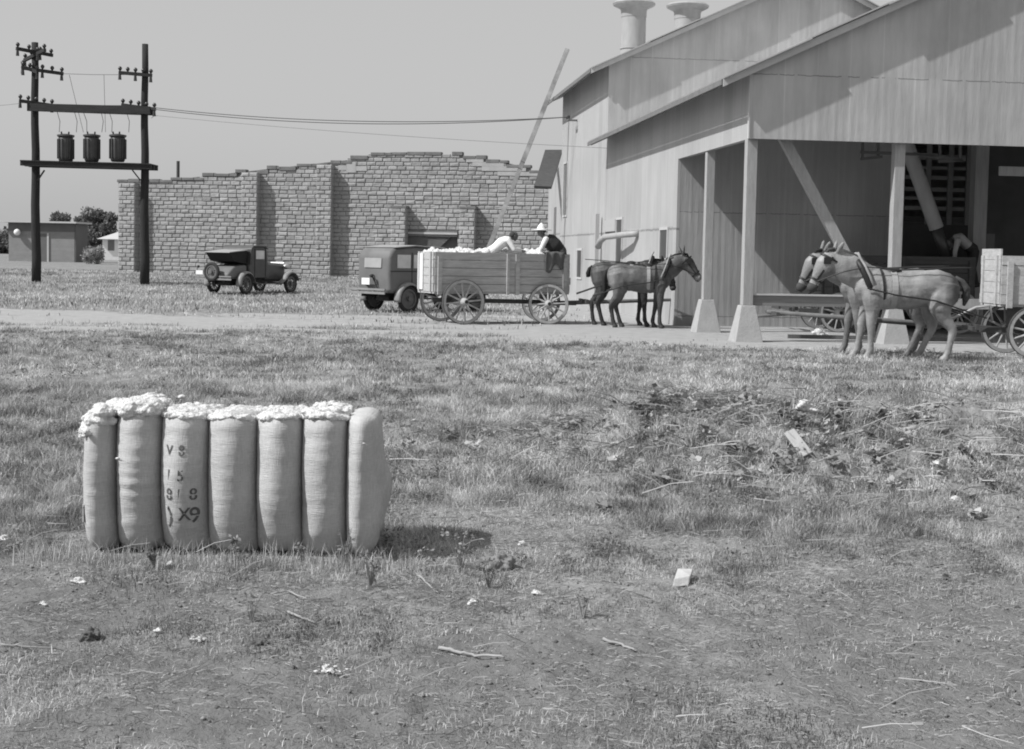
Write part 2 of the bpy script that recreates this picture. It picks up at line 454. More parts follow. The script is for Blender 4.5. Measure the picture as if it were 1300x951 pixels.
# ------------------------------------------------------------------ ground
def road_mask(x, y):
    n = (fbm(x * .25 + 50, y * .5) - .5) * 7
    lo = 27.0 - 1.2 * sstep(-6, 3, x) - 1.0 * sstep(3, 9, x) + n * .35
    hi = 36.3 + 2.5 * sstep(-3, 1, x) + 60 * sstep(.5, 4, x) + n * .6
    r = sstep(lo - .9, lo + .9, y) * (1 - sstep(hi - 1.2, hi + 1.2, y))
    patch = 1 - .55 * sstep(.50, .66, fbm(x * .35 + 9, y * 1.1 + 4)) * (1 - sstep(0, 5, x)) * (1 - sstep(-20, -1, x) * 0)
    return r * patch
def fore_mask(x, y):
    """bare earth in the foreground"""
    n = fbm(x * 1.1 + 3, y * 1.4 + 8, 4)
    edge = 7.35 + .5 * sstep(0, 3, x) + (fbm(x * .6, 3.3 + 0 * y) - .5) * 1.2
    return np.clip((1 - sstep(edge - .8, edge + .5, y)) * sstep(.30, .60, n + .10 * sstep(.5, 2.5, x) + .06), 0, 1)
def lawn_mask(x, y):
    return sstep(.5, .66, fbm(x * .12 + 31, y * .16 + 5)) * sstep(34, 40, y) * .6

def ground():
    ys = [2.5]
    while ys[-1] < 1500: ys.append(ys[-1] * (1.0042 if ys[-1] < 30 else (1.012 if ys[-1] < 120 else 1.06)) + .004)
    ys = np.array([-30, -12, -4, 0, 1.2] + ys); 
    K = 420
    k = np.linspace(-1, 1, K)
    kk = np.sign(k) * np.abs(k) ** 1.25
    YY = np.repeat(ys[:, None], K, 1)
    XX = kk[None, :] * (np.abs(YY) * .62 + 3.5 + .5 * np.maximum(YY - 200, 0))
    ZZ = hgt(XX, YY)
    n = len(ys)
    V = np.stack([XX, YY, ZZ], -1).reshape(-1, 3)
    i = np.arange(n - 1)[:, None] * K + np.arange(K - 1)[None, :]
    Fq = np.stack([i, i + 1, i + 1 + K, i + K], -1).reshape(-1, 4)
    o = raw_mesh('ground', V, Fq.ravel(), np.arange(len(Fq)) * 4, np.full(len(Fq), 4))
    me = o.data
    me.polygons.foreach_set('use_smooth', [True] * len(me.polygons))
    a = me.attributes.new('bare', 'FLOAT', 'POINT')
    v = np.maximum(np.maximum(road_mask(XX, YY), fore_mask(XX, YY) * .72), 0)
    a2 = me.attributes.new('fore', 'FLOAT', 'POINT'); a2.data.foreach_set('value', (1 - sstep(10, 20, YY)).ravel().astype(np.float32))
    a.data.foreach_set('value', v.ravel().astype(np.float32))
    m, nt, bs, N, L = newmat('earth_and_turf')
    at = N.new('ShaderNodeAttribute'); at.attribute_name = 'bare'
    tc = N.new('ShaderNodeTexCoord')
    def nz(s, d=5, st=(1, 1, 1)):
        mp = N.new('ShaderNodeMapping'); mp.inputs['Scale'].default_value = st; L.new(tc.outputs['Object'], mp.inputs['Vector'])
        q = N.new('ShaderNodeTexNoise'); q.inputs['Scale'].default_value = s; q.inputs['Detail'].default_value = d
        q.inputs['Roughness'].default_value = .62; L.new(mp.outputs[0], q.inputs['Vector']); return q.outputs['Fac']
    big = nz(.35, 6); mid = nz(3.0, 6); fin = nz(38, 6); tuft = nz(5.5, 8, (1, .5, 1))
    turf = math_node(nt, 'MULTIPLY_ADD', tuft, .40); turf.node.inputs[2].default_value = .03
    turf = math_node(nt, 'MULTIPLY', turf, math_node(nt, 'ADD', math_node(nt, 'MULTIPLY', big, .7), .62))
    turf = math_node(nt, 'MULTIPLY', turf, math_node(nt, 'ADD', math_node(nt, 'MULTIPLY', fin, .9), .55))
    dirt = math_node(nt, 'MULTIPLY_ADD', mid, .22); dirt.node.inputs[2].default_value = .21
    dirt = math_node(nt, 'MULTIPLY', dirt, math_node(nt, 'ADD', math_node(nt, 'MULTIPLY', fin, .5), .75))
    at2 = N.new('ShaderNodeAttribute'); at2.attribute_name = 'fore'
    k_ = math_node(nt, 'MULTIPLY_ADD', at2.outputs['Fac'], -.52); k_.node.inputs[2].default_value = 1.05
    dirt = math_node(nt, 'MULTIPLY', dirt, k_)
    mask = math_node(nt, 'ADD', at.outputs['Fac'], math_node(nt, 'MULTIPLY', math_node(nt, 'SUBTRACT', tuft, .5), .9))
    mr = N.new('ShaderNodeMapRange'); mr.interpolation_type = 'SMOOTHSTEP'; mr.inputs[1].default_value = .32; mr.inputs[2].default_value = .62
    L.new(mask, mr.inputs[0])
    mx = N.new('ShaderNodeMix'); mx.data_type = 'FLOAT'; L.new(mr.outputs[0], mx.inputs[0]); L.new(turf, mx.inputs[2]); L.new(dirt, mx.inputs[3])
    cb = N.new('ShaderNodeCombineColor')
    for q in range(3): L.new(mx.outputs[0], cb.inputs[q])
    L.new(cb.outputs[0], bs.inputs['Base Color']); bs.inputs['Roughness'].default_value = 1; bs.inputs['Specular IOR Level'].default_value = .05
    b = N.new('ShaderNodeBump'); b.inputs['Strength'].default_value = .9; b.inputs['Distance'].default_value = .03
    L.new(math_node(nt, 'ADD', math_node(nt, 'MULTIPLY', fin, .5), mid), b.inputs['Height']); L.new(b.outputs[0], bs.inputs['Normal'])
    me.materials.append(m)
    tag(o, kind='structure')
    return o
ground()

# ------------------------------------------------------------------ grass and weeds (stuff)
bale_c = gp(286, 708)
def barn_local(x, y):
    dx = x - P0.x; dy = y - P0.y
    return dx * BU.x + dy * BU.y, dx * BV.x + dy * BV.y
def sample(n, y0, y1, dens, margin=1.2):
    y = np.sqrt(rng.random(n) * (y1 * y1 - y0 * y0) + y0 * y0)
    x = (rng.random(n) * 2 - 1) * (.40 * y + margin)
    keep = rng.random(n) < dens(x, y)
    x, y = x[keep], y[keep]
    ok = ~((np.abs(x - bale_c.x) < .80) & (np.abs(y - bale_c.y - .36) < .32))
    u, v = barn_local(x, y)
    ok &= ~((v > -.3) & (u > -.1))
    return x[ok], y[ok]
def blades(name, x, y, h, w, lean, tone, mt, curve=1.0, label=None, cat='grass', zoff=0.0):
    n = len(x); z = hgt(x, y) + zoff
    az = rng.random(n) * 2 * PI; fa = rng.random(n) * 2 * PI
    dx, dy = np.cos(az), np.sin(az); wx, wy = np.cos(fa), np.sin(fa)
    L1 = h * lean * .35; L2 = h * lean * curve
    z1 = h * .62; z2 = h * np.sqrt(np.clip(1 - (lean * .7) ** 2, .05, 1))
    P = np.empty((n, 5, 3), np.float32)
    P[:, 0] = np.stack([x - wx * w, y - wy * w, z - .02], -1); P[:, 1] = np.stack([x + wx * w, y + wy * w, z - .02], -1)
    P[:, 2] = np.stack([x + dx * L1 + wx * w * .8, y + dy * L1 + wy * w * .8, z + z1 * (1 - .3 * lean)], -1)
    P[:, 3] = np.stack([x + dx * L1 - wx * w * .8, y + dy * L1 - wy * w * .8, z + z1 * (1 - .3 * lean)], -1)
    P[:, 4] = np.stack([x + dx * L2, y + dy * L2, z + z2], -1)
    b = np.arange(n)[:, None] * 5
    loops = np.concatenate([b + np.array([0, 1, 2, 3]), b + np.array([3, 2, 4])], 1)
    tot = np.tile([4, 3], n); st = np.concatenate([[0], np.cumsum(tot)[:-1]])
    o = raw_mesh(name, P.reshape(-1, 3), loops.ravel(), st, tot, mt, np.repeat(tone, 2))
    return tag(o, label, cat, None, 'stuff')
def clumpy(x, y, s=1.0): return fbm(x * 1.7 * s + 60, y * 1.7 * s + 11, 3)
def gdens(x, y):
    d = (1 - road_mask(x, y)) * (1 - fore_mask(x, y) * .80)
    near = 1 - sstep(6.6, 8.0, y + (fbm(x * 1.3, y * 0 + 2) - .5) * 1.2)
    d = d * (1 - .72 * near * sstep(.40, .62, fbm(x * 1.5 + 7, y * 1.5 + 70, 3)))
    return np.clip(d * (.25 + 1.2 * sstep(.3, .6, clumpy(x, y))), 0, 1)
def tones(x, y, base=.5):
    n = len(x)
    t = base + 1.0 * (fbm(x * .9 + 5, y * .9, 4) - .5) + 1.0 * (fbm(x * 6 + 5, y * 4, 2) - .5) + rng.normal(0, .2, n)
    return np.clip(t, 0, 1)
def mk_grass(n, y0, y1, hlo, hhi, w, name, label, lean=.9, base=.5):
    x, y = sample(n, y0, y1, gdens)
    c = clumpy(x, y)
    tall = sstep(6.8, 9.5, y)
    h = (hlo + (hhi - hlo) * rng.random(len(x)) ** 1.6) * (.35 + .65 * tall) * (.5 + 1.1 * sstep(.3, .7, c))
    wd = w * (.7 + .6 * rng.random(len(x)))
    return blades(name, x, y, h, wd, rng.random(len(x)) ** .7 * 1.3 + .1, tones(x, y, base), M['grass'], label=label)
mk_grass(420000, 4.0, 9.5, .02, .085, .0016, 'foreground_grass', 'sparse dry grass round the bale and over bare earth', base=.42)
mk_grass(460000, 9.5, 17, .03, .10, .0028, 'meadow_grass', 'thick tangled grass in the middle of the field', base=.47)
mk_grass(280000, 17, 30, .03, .08, .0046, 'field_edge_grass', 'grass running up to the pale dirt road', base=.47)
x, y = sample(150000, 30, 76, lambda x, y: np.clip(1 - road_mask(x, y) * 1.3, 0, 1) * .8 * (x < 4), 3)
blades('far_turf', x, y, .04 + .08 * rng.random(len(x)), .012 + 0 * x, rng.random(len(x)), tones(x * .4, y * .4, .55), M['grass'], label='short turf behind the dirt road around the parked cars')

# long dead stalks lying over the grass
def stalks(name, label, n, y0, y1, dens, l0, l1, r, lift=.07):
    x, y = sample(n, y0, y1, dens); n = len(x); z = hgt(x, y)
    az = rng.random(n) * PI * 2; Ln = l0 + (l1 - l0) * rng.random(n) ** 1.5; ti = rng.random(n) ** 1.3 * .8
    z0 = z + .004 + lift * rng.random(n)
    dx, dy = np.cos(az) * Ln, np.sin(az) * Ln
    P = np.empty((n, 6, 3), np.float32)
    bend = rng.normal(0, .12, n) * Ln
    px_, py_ = -np.sin(az), np.cos(az)
    for j, t in enumerate((0, .5, 1)):
        cx = x + dx * t + px_ * bend * (1 if j == 1 else 0); cy = y + dy * t + py_ * bend * (1 if j == 1 else 0)
        cz = z0 + ti * Ln * (t - .4 * t * t)
        rr = r * (1.2 - .6 * t)
        P[:, 2 * j] = np.stack([cx, cy, cz - rr], -1); P[:, 2 * j + 1] = np.stack([cx + px_ * rr * .4, cy + py_ * rr * .4, cz + rr], -1)
    b = np.arange(n)[:, None] * 6
    loops = np.concatenate([b + np.array([0, 2, 3, 1]), b + np.array([2, 4, 5, 3])], 1)
    tot = np.full(2 * n, 4); st = np.arange(2 * n) * 4
    o = raw_mesh(name, P.reshape(-1, 3), loops.ravel(), st, tot, M['straws'], np.repeat(rng.random(n), 2))
    tag(o, label, 'dead stalks', None, 'stuff')
heap = lambda x, y: np.clip(bump2(x, y, 2.5, 11.2, 1.9, 1.6) + .6 * bump2(x, y, 1.2, 12.3, 1.2, 1.1) + .5 * bump2(x, y, 4.4, 11.5, 1.0, 1.3), 0, 1)
stalks('dead_stalks', 'dead stalks and straw strewn over the foreground', 1500, 4.0, 9.5, lambda x, y: .3 + .7 * sstep(.45, .6, fbm(x * 2, y * 2)), .05, .24, .0016)
stalks('straw_thatch', 'matted short straw covering the foreground earth', 90000, 4.0, 9.0, lambda x, y: .35 + .65 * sstep(.4, .6, fbm(x * 2.5 + 8, y * 2.5)), .012, .06, .0011, .006)
stalks('heap_stalks', 'dry stalks tangled over the trash heap', 11000, 9, 15, heap, .08, .45, .0030, .09)

def crumbs(n):
    x, y = sample(n, 4.0, 9.0, lambda x, y: .15 + .85 * sstep(.42, .62, fbm(x * 3 + 40, y * 3, 3))); n = len(x); z = hgt(x, y)
    r = .0025 + .011 * rng.random(n) ** 4
    P = np.empty((n, 6, 3), np.float32)
    for j, (a, b, c) in enumerate(((1, 0, 0), (0, 1, 0), (-1, 0, 0), (0, -1, 0), (0, 0, .8), (0, 0, -.4))):
        q = r * (.6 + .8 * rng.random(n)); P[:, j] = np.stack([x + a * q + c * rng.normal(0, .3, n) * r, y + b * q, z + c * q + (0 if c else r * .1)], -1)
    b = np.arange(n)[:, None] * 6
    loops = np.concatenate([b + np.array(t) for t in ((0, 1, 4), (1, 2, 4), (2, 3, 4), (3, 0, 4), (1, 0, 5), (2, 1, 5), (3, 2, 5), (0, 3, 5))], 1)
    o = raw_mesh('dirt_crumbs', P.reshape(-1, 3), loops.ravel(), np.arange(n * 8) * 3, np.full(n * 8, 3), leafmat('dirt_crumb', .07, .30, 0), np.repeat(rng.random(n), 8))
    tag(o, 'crumbs of earth scattered over the bare foreground', 'dirt', None, 'stuff')
crumbs(26000)
def leaves(name, label, x, y, h, size, per, mt, zt=None):
    """broad leaf clumps spread through the height of each weed"""
    n = len(x) * per
    X = np.repeat(x, per) + rng.normal(0, 1, n) * np.repeat(h, per) * .38
    Y = np.repeat(y, per) + rng.normal(0, 1, n) * np.repeat(h, per) * .38
    Z = hgt(X, Y) + np.repeat(h, per) * rng.random(n) ** .8
    s = size * (.5 + rng.random(n))
    a = rng.random(n) * 2 * PI; t = rng.normal(.35, .35, n)
    ux, uy, uz = np.cos(a) * np.cos(t), np.sin(a) * np.cos(t), np.sin(t)
    vx, vy, vz = -np.sin(a), np.cos(a), rng.normal(0, .3, n)
    P = np.empty((n, 4, 3), np.float32)
    for j, (p, q) in enumerate(((0, 0), (.5, .42), (1, 0), (.5, -.42))):
        P[:, j] = np.stack([X + s * (p * ux + q * vx), Y + s * (p * uy + q * vy), Z + s * (p * uz + q * vz)], -1)
    t_ = np.clip(np.repeat(rng.random(len(x)), per) * .5 + rng.random(n) * .5, 0, 1)
    o = raw_mesh(name, P.reshape(-1, 3), np.arange(n * 4), np.arange(n) * 4, np.full(n, 4), mt, t_)
    return tag(o, label, 'weeds', None, 'stuff')
wd = lambda x, y: np.clip(sstep(.48, .66, fbm(x * 1.2 + 90, y * 1.2 + 40, 3)) * sstep(6.8, 8.5, y) * (1 - road_mask(x, y)) + .55 * heap(x, y), 0, 1)
x, y = sample(3600, 6.0, 15, wd)
leaves('weed_leaves', 'low broad leaved weeds among the grass', x, y, .03 + .10 * rng.random(len(x)), .018, 34, M['weed'])
x, y = sample(2600, 15, 27, lambda x, y: sstep(.5, .66, fbm(x * .8 + 90, y * .8 + 40, 3)) * (1 - road_mask(x, y)))
leaves('far_weed_leaves', 'low weeds near the dirt road', x, y, .03 + .07 * rng.random(len(x)), .03, 18, M['weed'])

x, y = sample(3200, 9, 15, lambda x, y: heap(x, y) * sstep(.42, .58, fbm(x * 2.5, y * 2.5 + 9)))
leaves('heap_litter', 'dead leaves and gin trash piled on the heap', x, y, .02 + .09 * rng.random(len(x)), .05, 22, leafmat('dead_leaf_trash', .09, .48, .15))
# weeds hugging the front of the bale
wx, wy = [], []
for k in range(2600):
    xx = bale_c.x + (random.random() - .5) * 2.1; yy = bale_c.y - .02 - abs(random.gauss(0, .13))
    wx.append(xx); wy.append(yy)
wx = np.array(wx); wy = np.array(wy)
blades('bale_foot_grass', wx, wy, .03 + .12 * rng.random(len(wx)) ** 3, .0018 + 0 * wx, rng.random(len(wx)) * .8, np.clip(.6 + rng.normal(0, .2, len(wx)), 0, 1), M['grass'], label='thin grass along the front foot of the cotton bale')

def fuzz(bm, n, ln, rad=.0011):
    """loose fibres standing off a lump of cotton"""
    bm.verts.ensure_lookup_table(); bm.normal_update(); vs = list(bm.verts)
    for _ in range(n):
        v = random.choice(vs); nn = v.normal
        if nn.z < -.3: continue
        d = (nn + Vector((random.gauss(0, .6), random.gauss(0, .6), random.gauss(0, .4)))).normalized() * ln * random.uniform(.4, 1.3)
        w = d.cross(Vector((random.random(), random.random(), .3))).normalized() * rad
        p = v.co
        a, b, c, e = bm.verts.new(p - w), bm.verts.new(p + w), bm.verts.new(p + d * .6 + w * .7), bm.verts.new(p + d + Vector((0, 0, -ln * .25)))
        bm.faces.new((a, b, c)); bm.faces.new((a, c, e))
def cotton_mass(name, balls, parent, loc=None, voxel=.006, fuzz_n=500, fuzz_l=.012, seed=0.0, rad=.0008, mt='cotton'):
    o = blob(name, lambda b: [b.ball(c, r, 10, (1.35, 1.2, .7)) for c, r in balls], M[mt], parent, voxel, 4)
    nr = [v.normal.copy() for v in o.data.vertices]; k = voxel / .006
    for v, n in zip(o.data.vertices, nr):
        c = v.co / k; w = .007 * mnoise.noise(Vector((c.x * 30, c.y * 60, c.z * 75)) + Vector((seed, 0, 0))) + .004 * mnoise.noise(c * 130) + .009 * mnoise.noise(c * 20)
        v.co = v.co + n * w * k
    bm = bmesh.new(); bm.from_mesh(o.data); fuzz(bm, fuzz_n, fuzz_l, rad); bm.to_mesh(o.data); bm.free()
    o.data.polygons.foreach_set('use_smooth', [True] * len(o.data.polygons))
    if loc is not None: o.location = loc
    return o
# ------------------------------------------------------------------ the cotton bale
def bale():
    S = 1806.0 / bale_c.y * 1.0
    def bx(px): return (px - 291) / S * .985 - .005
    W = [bx(v) for v in (98, 141, 200, 262, 326, 386, 445, 484)]
    Hh = .775; D = .62
    b = empty('cotton_bale', (bale_c.x, bale_c.y, bale_c.z - .01), 0, 'burlap wrapped cotton bale with six tie grooves and loose cotton on top', 'bale')
    # cover surface: s runs round the section, t along the length
    def prof(s, x):
        i = max(k for k in range(7) if W[k] <= x + 1e-9) if x >= W[0] else 0
        i = min(i, 6)
        u = (x - W[i]) / (W[i + 1] - W[i])
        u = min(max(u, 0), 1)
        if i == 0: bul = math.sin(PI * min(1, .5 * (1 - (1 - u)) + .5 * u if False else u)) ** .5
        q_ = max(0, 1 - (2 * u - 1) ** 2); bul = .55 * q_ ** .5 + .45 * q_
        if i == 0 and u < .5: bul = max(bul, .35 + .65 * bul)
        if i == 6 and u > .5: bul = max(bul, .35 + .65 * bul)
        amp = (.16, .15, .145, .145, .145, .145, .15)[i]
        e = amp * (bul - 1)                             # negative = pinched
        ang = 2 * PI * s
        c, sn = math.cos(ang), math.sin(ang)
        n1 = 4.5 if sn < 0 else 7.0
        k = (abs(c) ** n1 + abs(sn) ** n1) ** (-1 / n1)
        yy, zz = c * k, sn * k
        # belly: front fuller at two thirds height, drawn in at the foot
        hy = D / 2 + e; hz_ = Hh / 2 + e * .14
        zf = (zz + 1) / 2
        if yy < 0: hy *= 1 - (.27 if 0 < i < 6 else .16) * (1 - min(1, zf / .52)) ** 1.7 - .05 * max(0, zf - .55) / .45
        endx = min(x - W[0], W[7] - x)
        if endx < .07:
            q = 1 - (1 - endx / .07) ** 2
            hy *= .80 + .20 * math.sqrt(max(0, q)); hz_ *= .86 + .14 * math.sqrt(max(0, q))
        y_ = D / 2 + yy * hy; z_ = Hh / 2 + zz * hz_
        p = Vector((x, y_, z_))
        w = mnoise.noise(p * 5) * .013 + mnoise.noise(Vector((x * 4, y_ * 5, z_ * 16))) * .003 + mnoise.noise(p * 22) * .0025
        w += (.010 if i == 1 else .003) * mnoise.noise(Vector((x * 3 + 5, y_, z_ * 26)))
        # sewn edge of the bagging, a crease a hand below the top
        if i in (1, 2, 3, 4, 5) and yy < -.5:
            zc = Hh - .105 + .008 * math.sin(x * 9)
            w -= .009 * math.exp(-((z_ - zc) / .006) ** 2)
            if z_ > zc: w += .006
        nrm = Vector((0, yy, zz)).normalized()
        return p + nrm * w
    NS = 150; xs = []
    for i in range(7):
        m_ = 30 if i in (0, 6) else 34
        for k in range(m_):
            u = k / m_; u = .5 - .5 * math.cos(PI * u); xs.append(W[i] + (W[i + 1] - W[i]) * u)
    xs.append(W[7])
    m = MB(); rows = []
    for x in xs: rows.append([m.bm.verts.new(prof(k / NS, x)) for k in range(NS)])
    for i in range(len(rows) - 1):
        for k in range(NS): m.bm.faces.new((rows[i][k], rows[i][(k + 1) % NS], rows[i + 1][(k + 1) % NS], rows[i + 1][k]))
    # end caps: shrinking rings bulged a little
    for sgn, row in ((-1, rows[0]), (1, rows[-1])):
        prev = row; cc = Vector((0, D / 2, Hh / 2))
        for q in (.93, .8, .6, .35, .12):
            new = []
            for v in prev_base(row) if False else row:
                p = v.co.copy(); c = Vector((p.x, cc.y, cc.z)); d = (p - c) * q + c
                d.x += sgn * (.03 * (1 - q ** 2) + .008 * mnoise.noise(d * 6))
                new.append(m.bm.verts.new(d))
            for k in range(NS): m.bm.faces.new((prev[k], prev[(k + 1) % NS], new[(k + 1) % NS], new[k]))
            prev = new
        m.bm.faces.new(prev)
    m.build('burlap_cover', M['burlap'], b, True)
    # tie bands in the grooves
    for i in range(1, 7):
        t = MB(); x = W[i]; pts = []
        ring = [prof(k / 72, x) for k in range(73)]
        vs = []
        for p in ring[:-1]:
            c = Vector((x, D / 2, Hh / 2)); n = (p - c).normalized()
            vs.append([t.bm.verts.new(p + Vector((dx, 0, 0)) + n * o_) for dx, o_ in ((-.008, -.004), (.008, -.004), (.008, .0045), (-.008, .0045))])
        for k in range(72):
            a, c2 = vs[k], vs[(k + 1) % 72]
            for j in range(4): t.bm.faces.new((a[j], a[(j + 1) % 4], c2[(j + 1) % 4], c2[j]))
        t.build('tie_band', M['band'], b)
    # cotton breaking out along the top of each section
    for i in range(7):
        x0, x1 = W[i] + .018, W[i + 1] - .018
        hh = (.015, .02, .010, .008, .010, .014, .002)[i]
        if i == 6: x1 -= .05
        t = MB(); nx, ny = 40, 46
        g = []
        for a in range(nx + 1):
            r_ = []
            for c in range(ny + 1):
                u = a / nx; v = c / ny
                x = x0 + (x1 - x0) * u; ys = prof(.375, x).y + (.012 if i < 2 else .022); yy = ys + (D - .02 - 2 * ys if ys > 0 else D - .06) * v + (0.03 if i == 6 else 0)
                ed = min(1, (math.sin(PI * min(max(u, 0), 1)) * 2.2)) ** .5 * min(1, max(0, math.sin(PI * v)) * 5) ** .5
                z_ = prof(.25, x).z - .012
                yn = (yy - D / 2) / (D / 2)
                z_ -= (.03 * abs(yn) ** 6 if i < 2 else .022 * max(0, 1 - v * 14))
                p = Vector((x, yy, z_)) * 1.0
                nzv = .5 + .55 * mnoise.noise(Vector((x * 9, yy * 9, i))) + .3 * mnoise.noise(Vector((x * 26, yy * 26, i))) + .16 * mnoise.noise(Vector((x * 60, yy * 60, i)))
                z_ += ed * hh * (.25 + nzv)
                yy += .012 * mnoise.noise(Vector((x * 20, i, 3))) * (1 - v)
                if i == 0: z_ -= .10 * max(0, .55 - u) ** 1.5
                r_.append(t.bm.verts.new((x, yy, z_)))
            g.append(r_)
        for a in range(nx):
            for c in range(ny): t.bm.faces.new((g[a][c], g[a + 1][c], g[a + 1][c + 1], g[a][c + 1]))
        # skirt downwards so it has body
        border = [g[a][0] for a in range(nx + 1)] + [g[nx][c] for c in range(1, ny + 1)] + [g[a][ny] for a in range(nx - 1, -1, -1)] + [g[0][c] for c in range(ny - 1, 0, -1)]
        low = [t.bm.verts.new(v.co + Vector((0, 0, -.03))) for v in border]
        for k in range(len(border)):
            t.bm.faces.new((border[k], border[(k + 1) % len(border)], low[(k + 1) % len(border)], low[k]))
        fuzz(t.bm, 900 if i < 6 else 60, .014)
        t.build('cotton_lint', M['cotton'], b, True)
    # tufts hanging over the torn edge
    def tuft(c, r, sx=1, name='cotton_wisp'):
        t = MB(); bmesh.ops.create_icosphere(t.bm, subdivisions=4, radius=1)
        for v in t.bm.verts:
            n = v.co.copy(); k = .9 + .38 * mnoise.noise(n * 1.7 + Vector(c) * 9) + .25 * mnoise.noise(n * 4.1 + Vector(c) * 5) + .10 * mnoise.noise(n * 10 + Vector(c) * 5)
            v.co = Vector((n.x * r * sx * k, n.y * r * k * .8, n.z * r * k * .72)) + Vector(c)
        fuzz(t.bm, 160, r * .45)
        t.build(name, M['cotton'], b, True)
    rr_ = random.Random(5)
    for (pa, pb_, y0, y1, h0, h1, nb, ra, rb) in ((100, 138, .0, .50, -.045, .025, 70, .020, .040), (143, 198, .01, .52, .0, .040, 80, .018, .040), (203, 260, .04, .5, -.012, .004, 60, .012, .024),
                                     (266, 322, .05, .5, -.014, .001, 60, .012, .022), (330, 383, .04, .5, -.012, .003, 60, .012, .023), (390, 442, .025, .5, -.006, .018, 70, .012, .030)):
        bl_ = []
        for q in range(nb):
            u = rr_.random(); xx = bx(pa + (pb_ - pa) * u); v = rr_.random() ** 1.8; f = prof(.375, xx).y
            zt = prof(.25, xx).z; yy = max(f + .012, y0) + (y1 - y0) * v
            if pa < 110: zt -= .09 * max(0, 1 - u * 1.6)
            bl_.append(((xx, yy, zt + h0 + (h1 - h0) * rr_.random() - .012 * max(0, .1 - v) * 10), rr_.uniform(ra, rb)))
        for q in range(44):
            xx = bx(pa + (pb_ - pa) * q / 43); f = prof(.375, xx).y; bl_.append(((xx, f + .035, prof(.25, xx).z - .012 - (.09 * max(0, 1 - q / 43 * 1.6) if pa < 110 else 0)), .020)); bl_.append(((xx, f + .035 + (q % 9) * .05, prof(.25, xx).z - .014 - (.09 * max(0, 1 - q / 43 * 1.6) if pa < 110 else 0)), .026))
        if pa < 110:
            for q in range(16): bl_.append(((bx(100 + rr_.random() * 12), rr_.uniform(0, .1), Hh - .09 - .05 * rr_.random()), rr_.uniform(.010, .018)))
        cotton_mass('cotton_tuft', bl_, b, seed=pa, fuzz_n=1600, fuzz_l=.016)
    for c, r in (((bx(156), -.06, Hh - .235), .009), ((bx(472), -.05, Hh - .13), .007)):
        cotton_mass('cotton_wisp', [(c, r), ((c[0] + r, c[1], c[2] - r * .6), r * .8), ((c[0] + 2 * r, c[1] + .003, c[2] - r * 1.1), r * .6)], b, voxel=.003, fuzz_n=30, fuzz_l=.006)
    # loose flaps of bagging at both ends
    f = MB(); pts = []
    g = []
    for a in range(13):
        r_ = []
        for c in range(7):
            u = a / 12; v = c / 6
            z_ = .10 + .50 * u; x = W[7] - .005 + .06 * math.sin(PI * min(1, u * 1.02)) ** 2 * v + .01; yy = .24 + .2 * v
            if u < .3: x += .02 * (1 - u / .3) * v
            r_.append(f.bm.verts.new((x + .006 * mnoise.noise(Vector((u * 5, v * 5, 1))), yy, z_)))
        g.append(r_)
    for a in range(12):
        for c in range(6): f.bm.faces.new((g[a][c], g[a + 1][c], g[a + 1][c + 1], g[a][c + 1]))
    o = f.build('burlap_flap', M['burlap'], b, True); s = o.modifiers.new('solid', 'SOLIDIFY'); s.thickness = .008
    f = MB(); g = []
    for a in range(10):
        r_ = []
        for c in range(7):
            u = a / 9; v = c / 6
            r_.append(f.bm.verts.new((W[0] + .015 - .05 * v * math.sin(PI * u) ** .8, .06 + .18 * v, .17 + .10 * u + .012 * mnoise.noise(Vector((u * 6, v * 6, 4))))))
        g.append(r_)
    for a in range(9):
        for c in range(6): f.bm.faces.new((g[a][c], g[a + 1][c], g[a + 1][c + 1], g[a][c + 1]))
    o = f.build('burlap_flap', M['burlap'], b, True); s = o.modifiers.new('solid', 'SOLIDIFY'); s.thickness = .008
    # foot fold at right corner
    f = MB(); f.tube([(W[6] + .01, .05, .03), (W[6] + .09, .03, .045), (W[7] + .0, .08, .05), (W[7] + .035, .2, .03)], [.03, .038, .035, .012], 12)
    f.bm.free()
    # stencilled marks on the third section, pressed onto its curve
    base_z = bale_c.z
    for txt, px_, py_, size in (('V', 212, 567, .056), ('8', 229, 567, .062), ('1', 212, 599, .062), ('5', 228, 599, .066), ('8', 212, 624, .066), ('1', 226, 624, .066), ('8', 243, 624, .066), (')', 213, 652, .085), ('X', 232, 650, .075), ('9', 244, 652, .09)):
        cu = bpy.data.curves.new('mark', 'FONT'); cu.body = txt; cu.size = size * 1.32; cu.align_x = 'CENTER'; cu.align_y = 'CENTER'
        cu.offset = .0015
        to = bpy.data.objects.new('mark', cu); col.objects.link(to)
        dg = bpy.context.evaluated_depsgraph_get()
        me = bpy.data.meshes.new_from_object(to.evaluated_get(dg)); bpy.data.objects.remove(to)
        bm = bmesh.new(); bm.from_mesh(me)
        bmesh.ops.triangulate(bm, faces=bm.faces)
        for _ in range(3): bmesh.ops.subdivide_edges(bm, edges=[e for e in bm.edges if e.calc_length() > .008], cuts=1)
        # stencil bridge: cut out a thin horizontal bar
        dele = [fc for fc in bm.faces if abs(fc.calc_center_median().y) < .0032 or abs(fc.calc_center_median().x) < .0022 and txt in '8V5X']
        bmesh.ops.delete(bm, geom=dele, context='FACES')
        cx = bx(px_ + 5); cz = (703 - py_) / S * 1.0 + .01
        for v in bm.verts:
            xx = cx + v.co.x * .85; zz = cz + v.co.y
            best = None
            lo, hi = .5, .75
            # walk round the section to the height wanted, on the front side
            a_, b_ = .375, .625
            for _ in range(26):
                mm = (a_ + b_) / 2
                if prof(mm, xx).z > zz: a_ = mm
                else: b_ = mm
            p = prof((a_ + b_) / 2, xx)
            v.co = p + Vector((0, -.0035, 0))
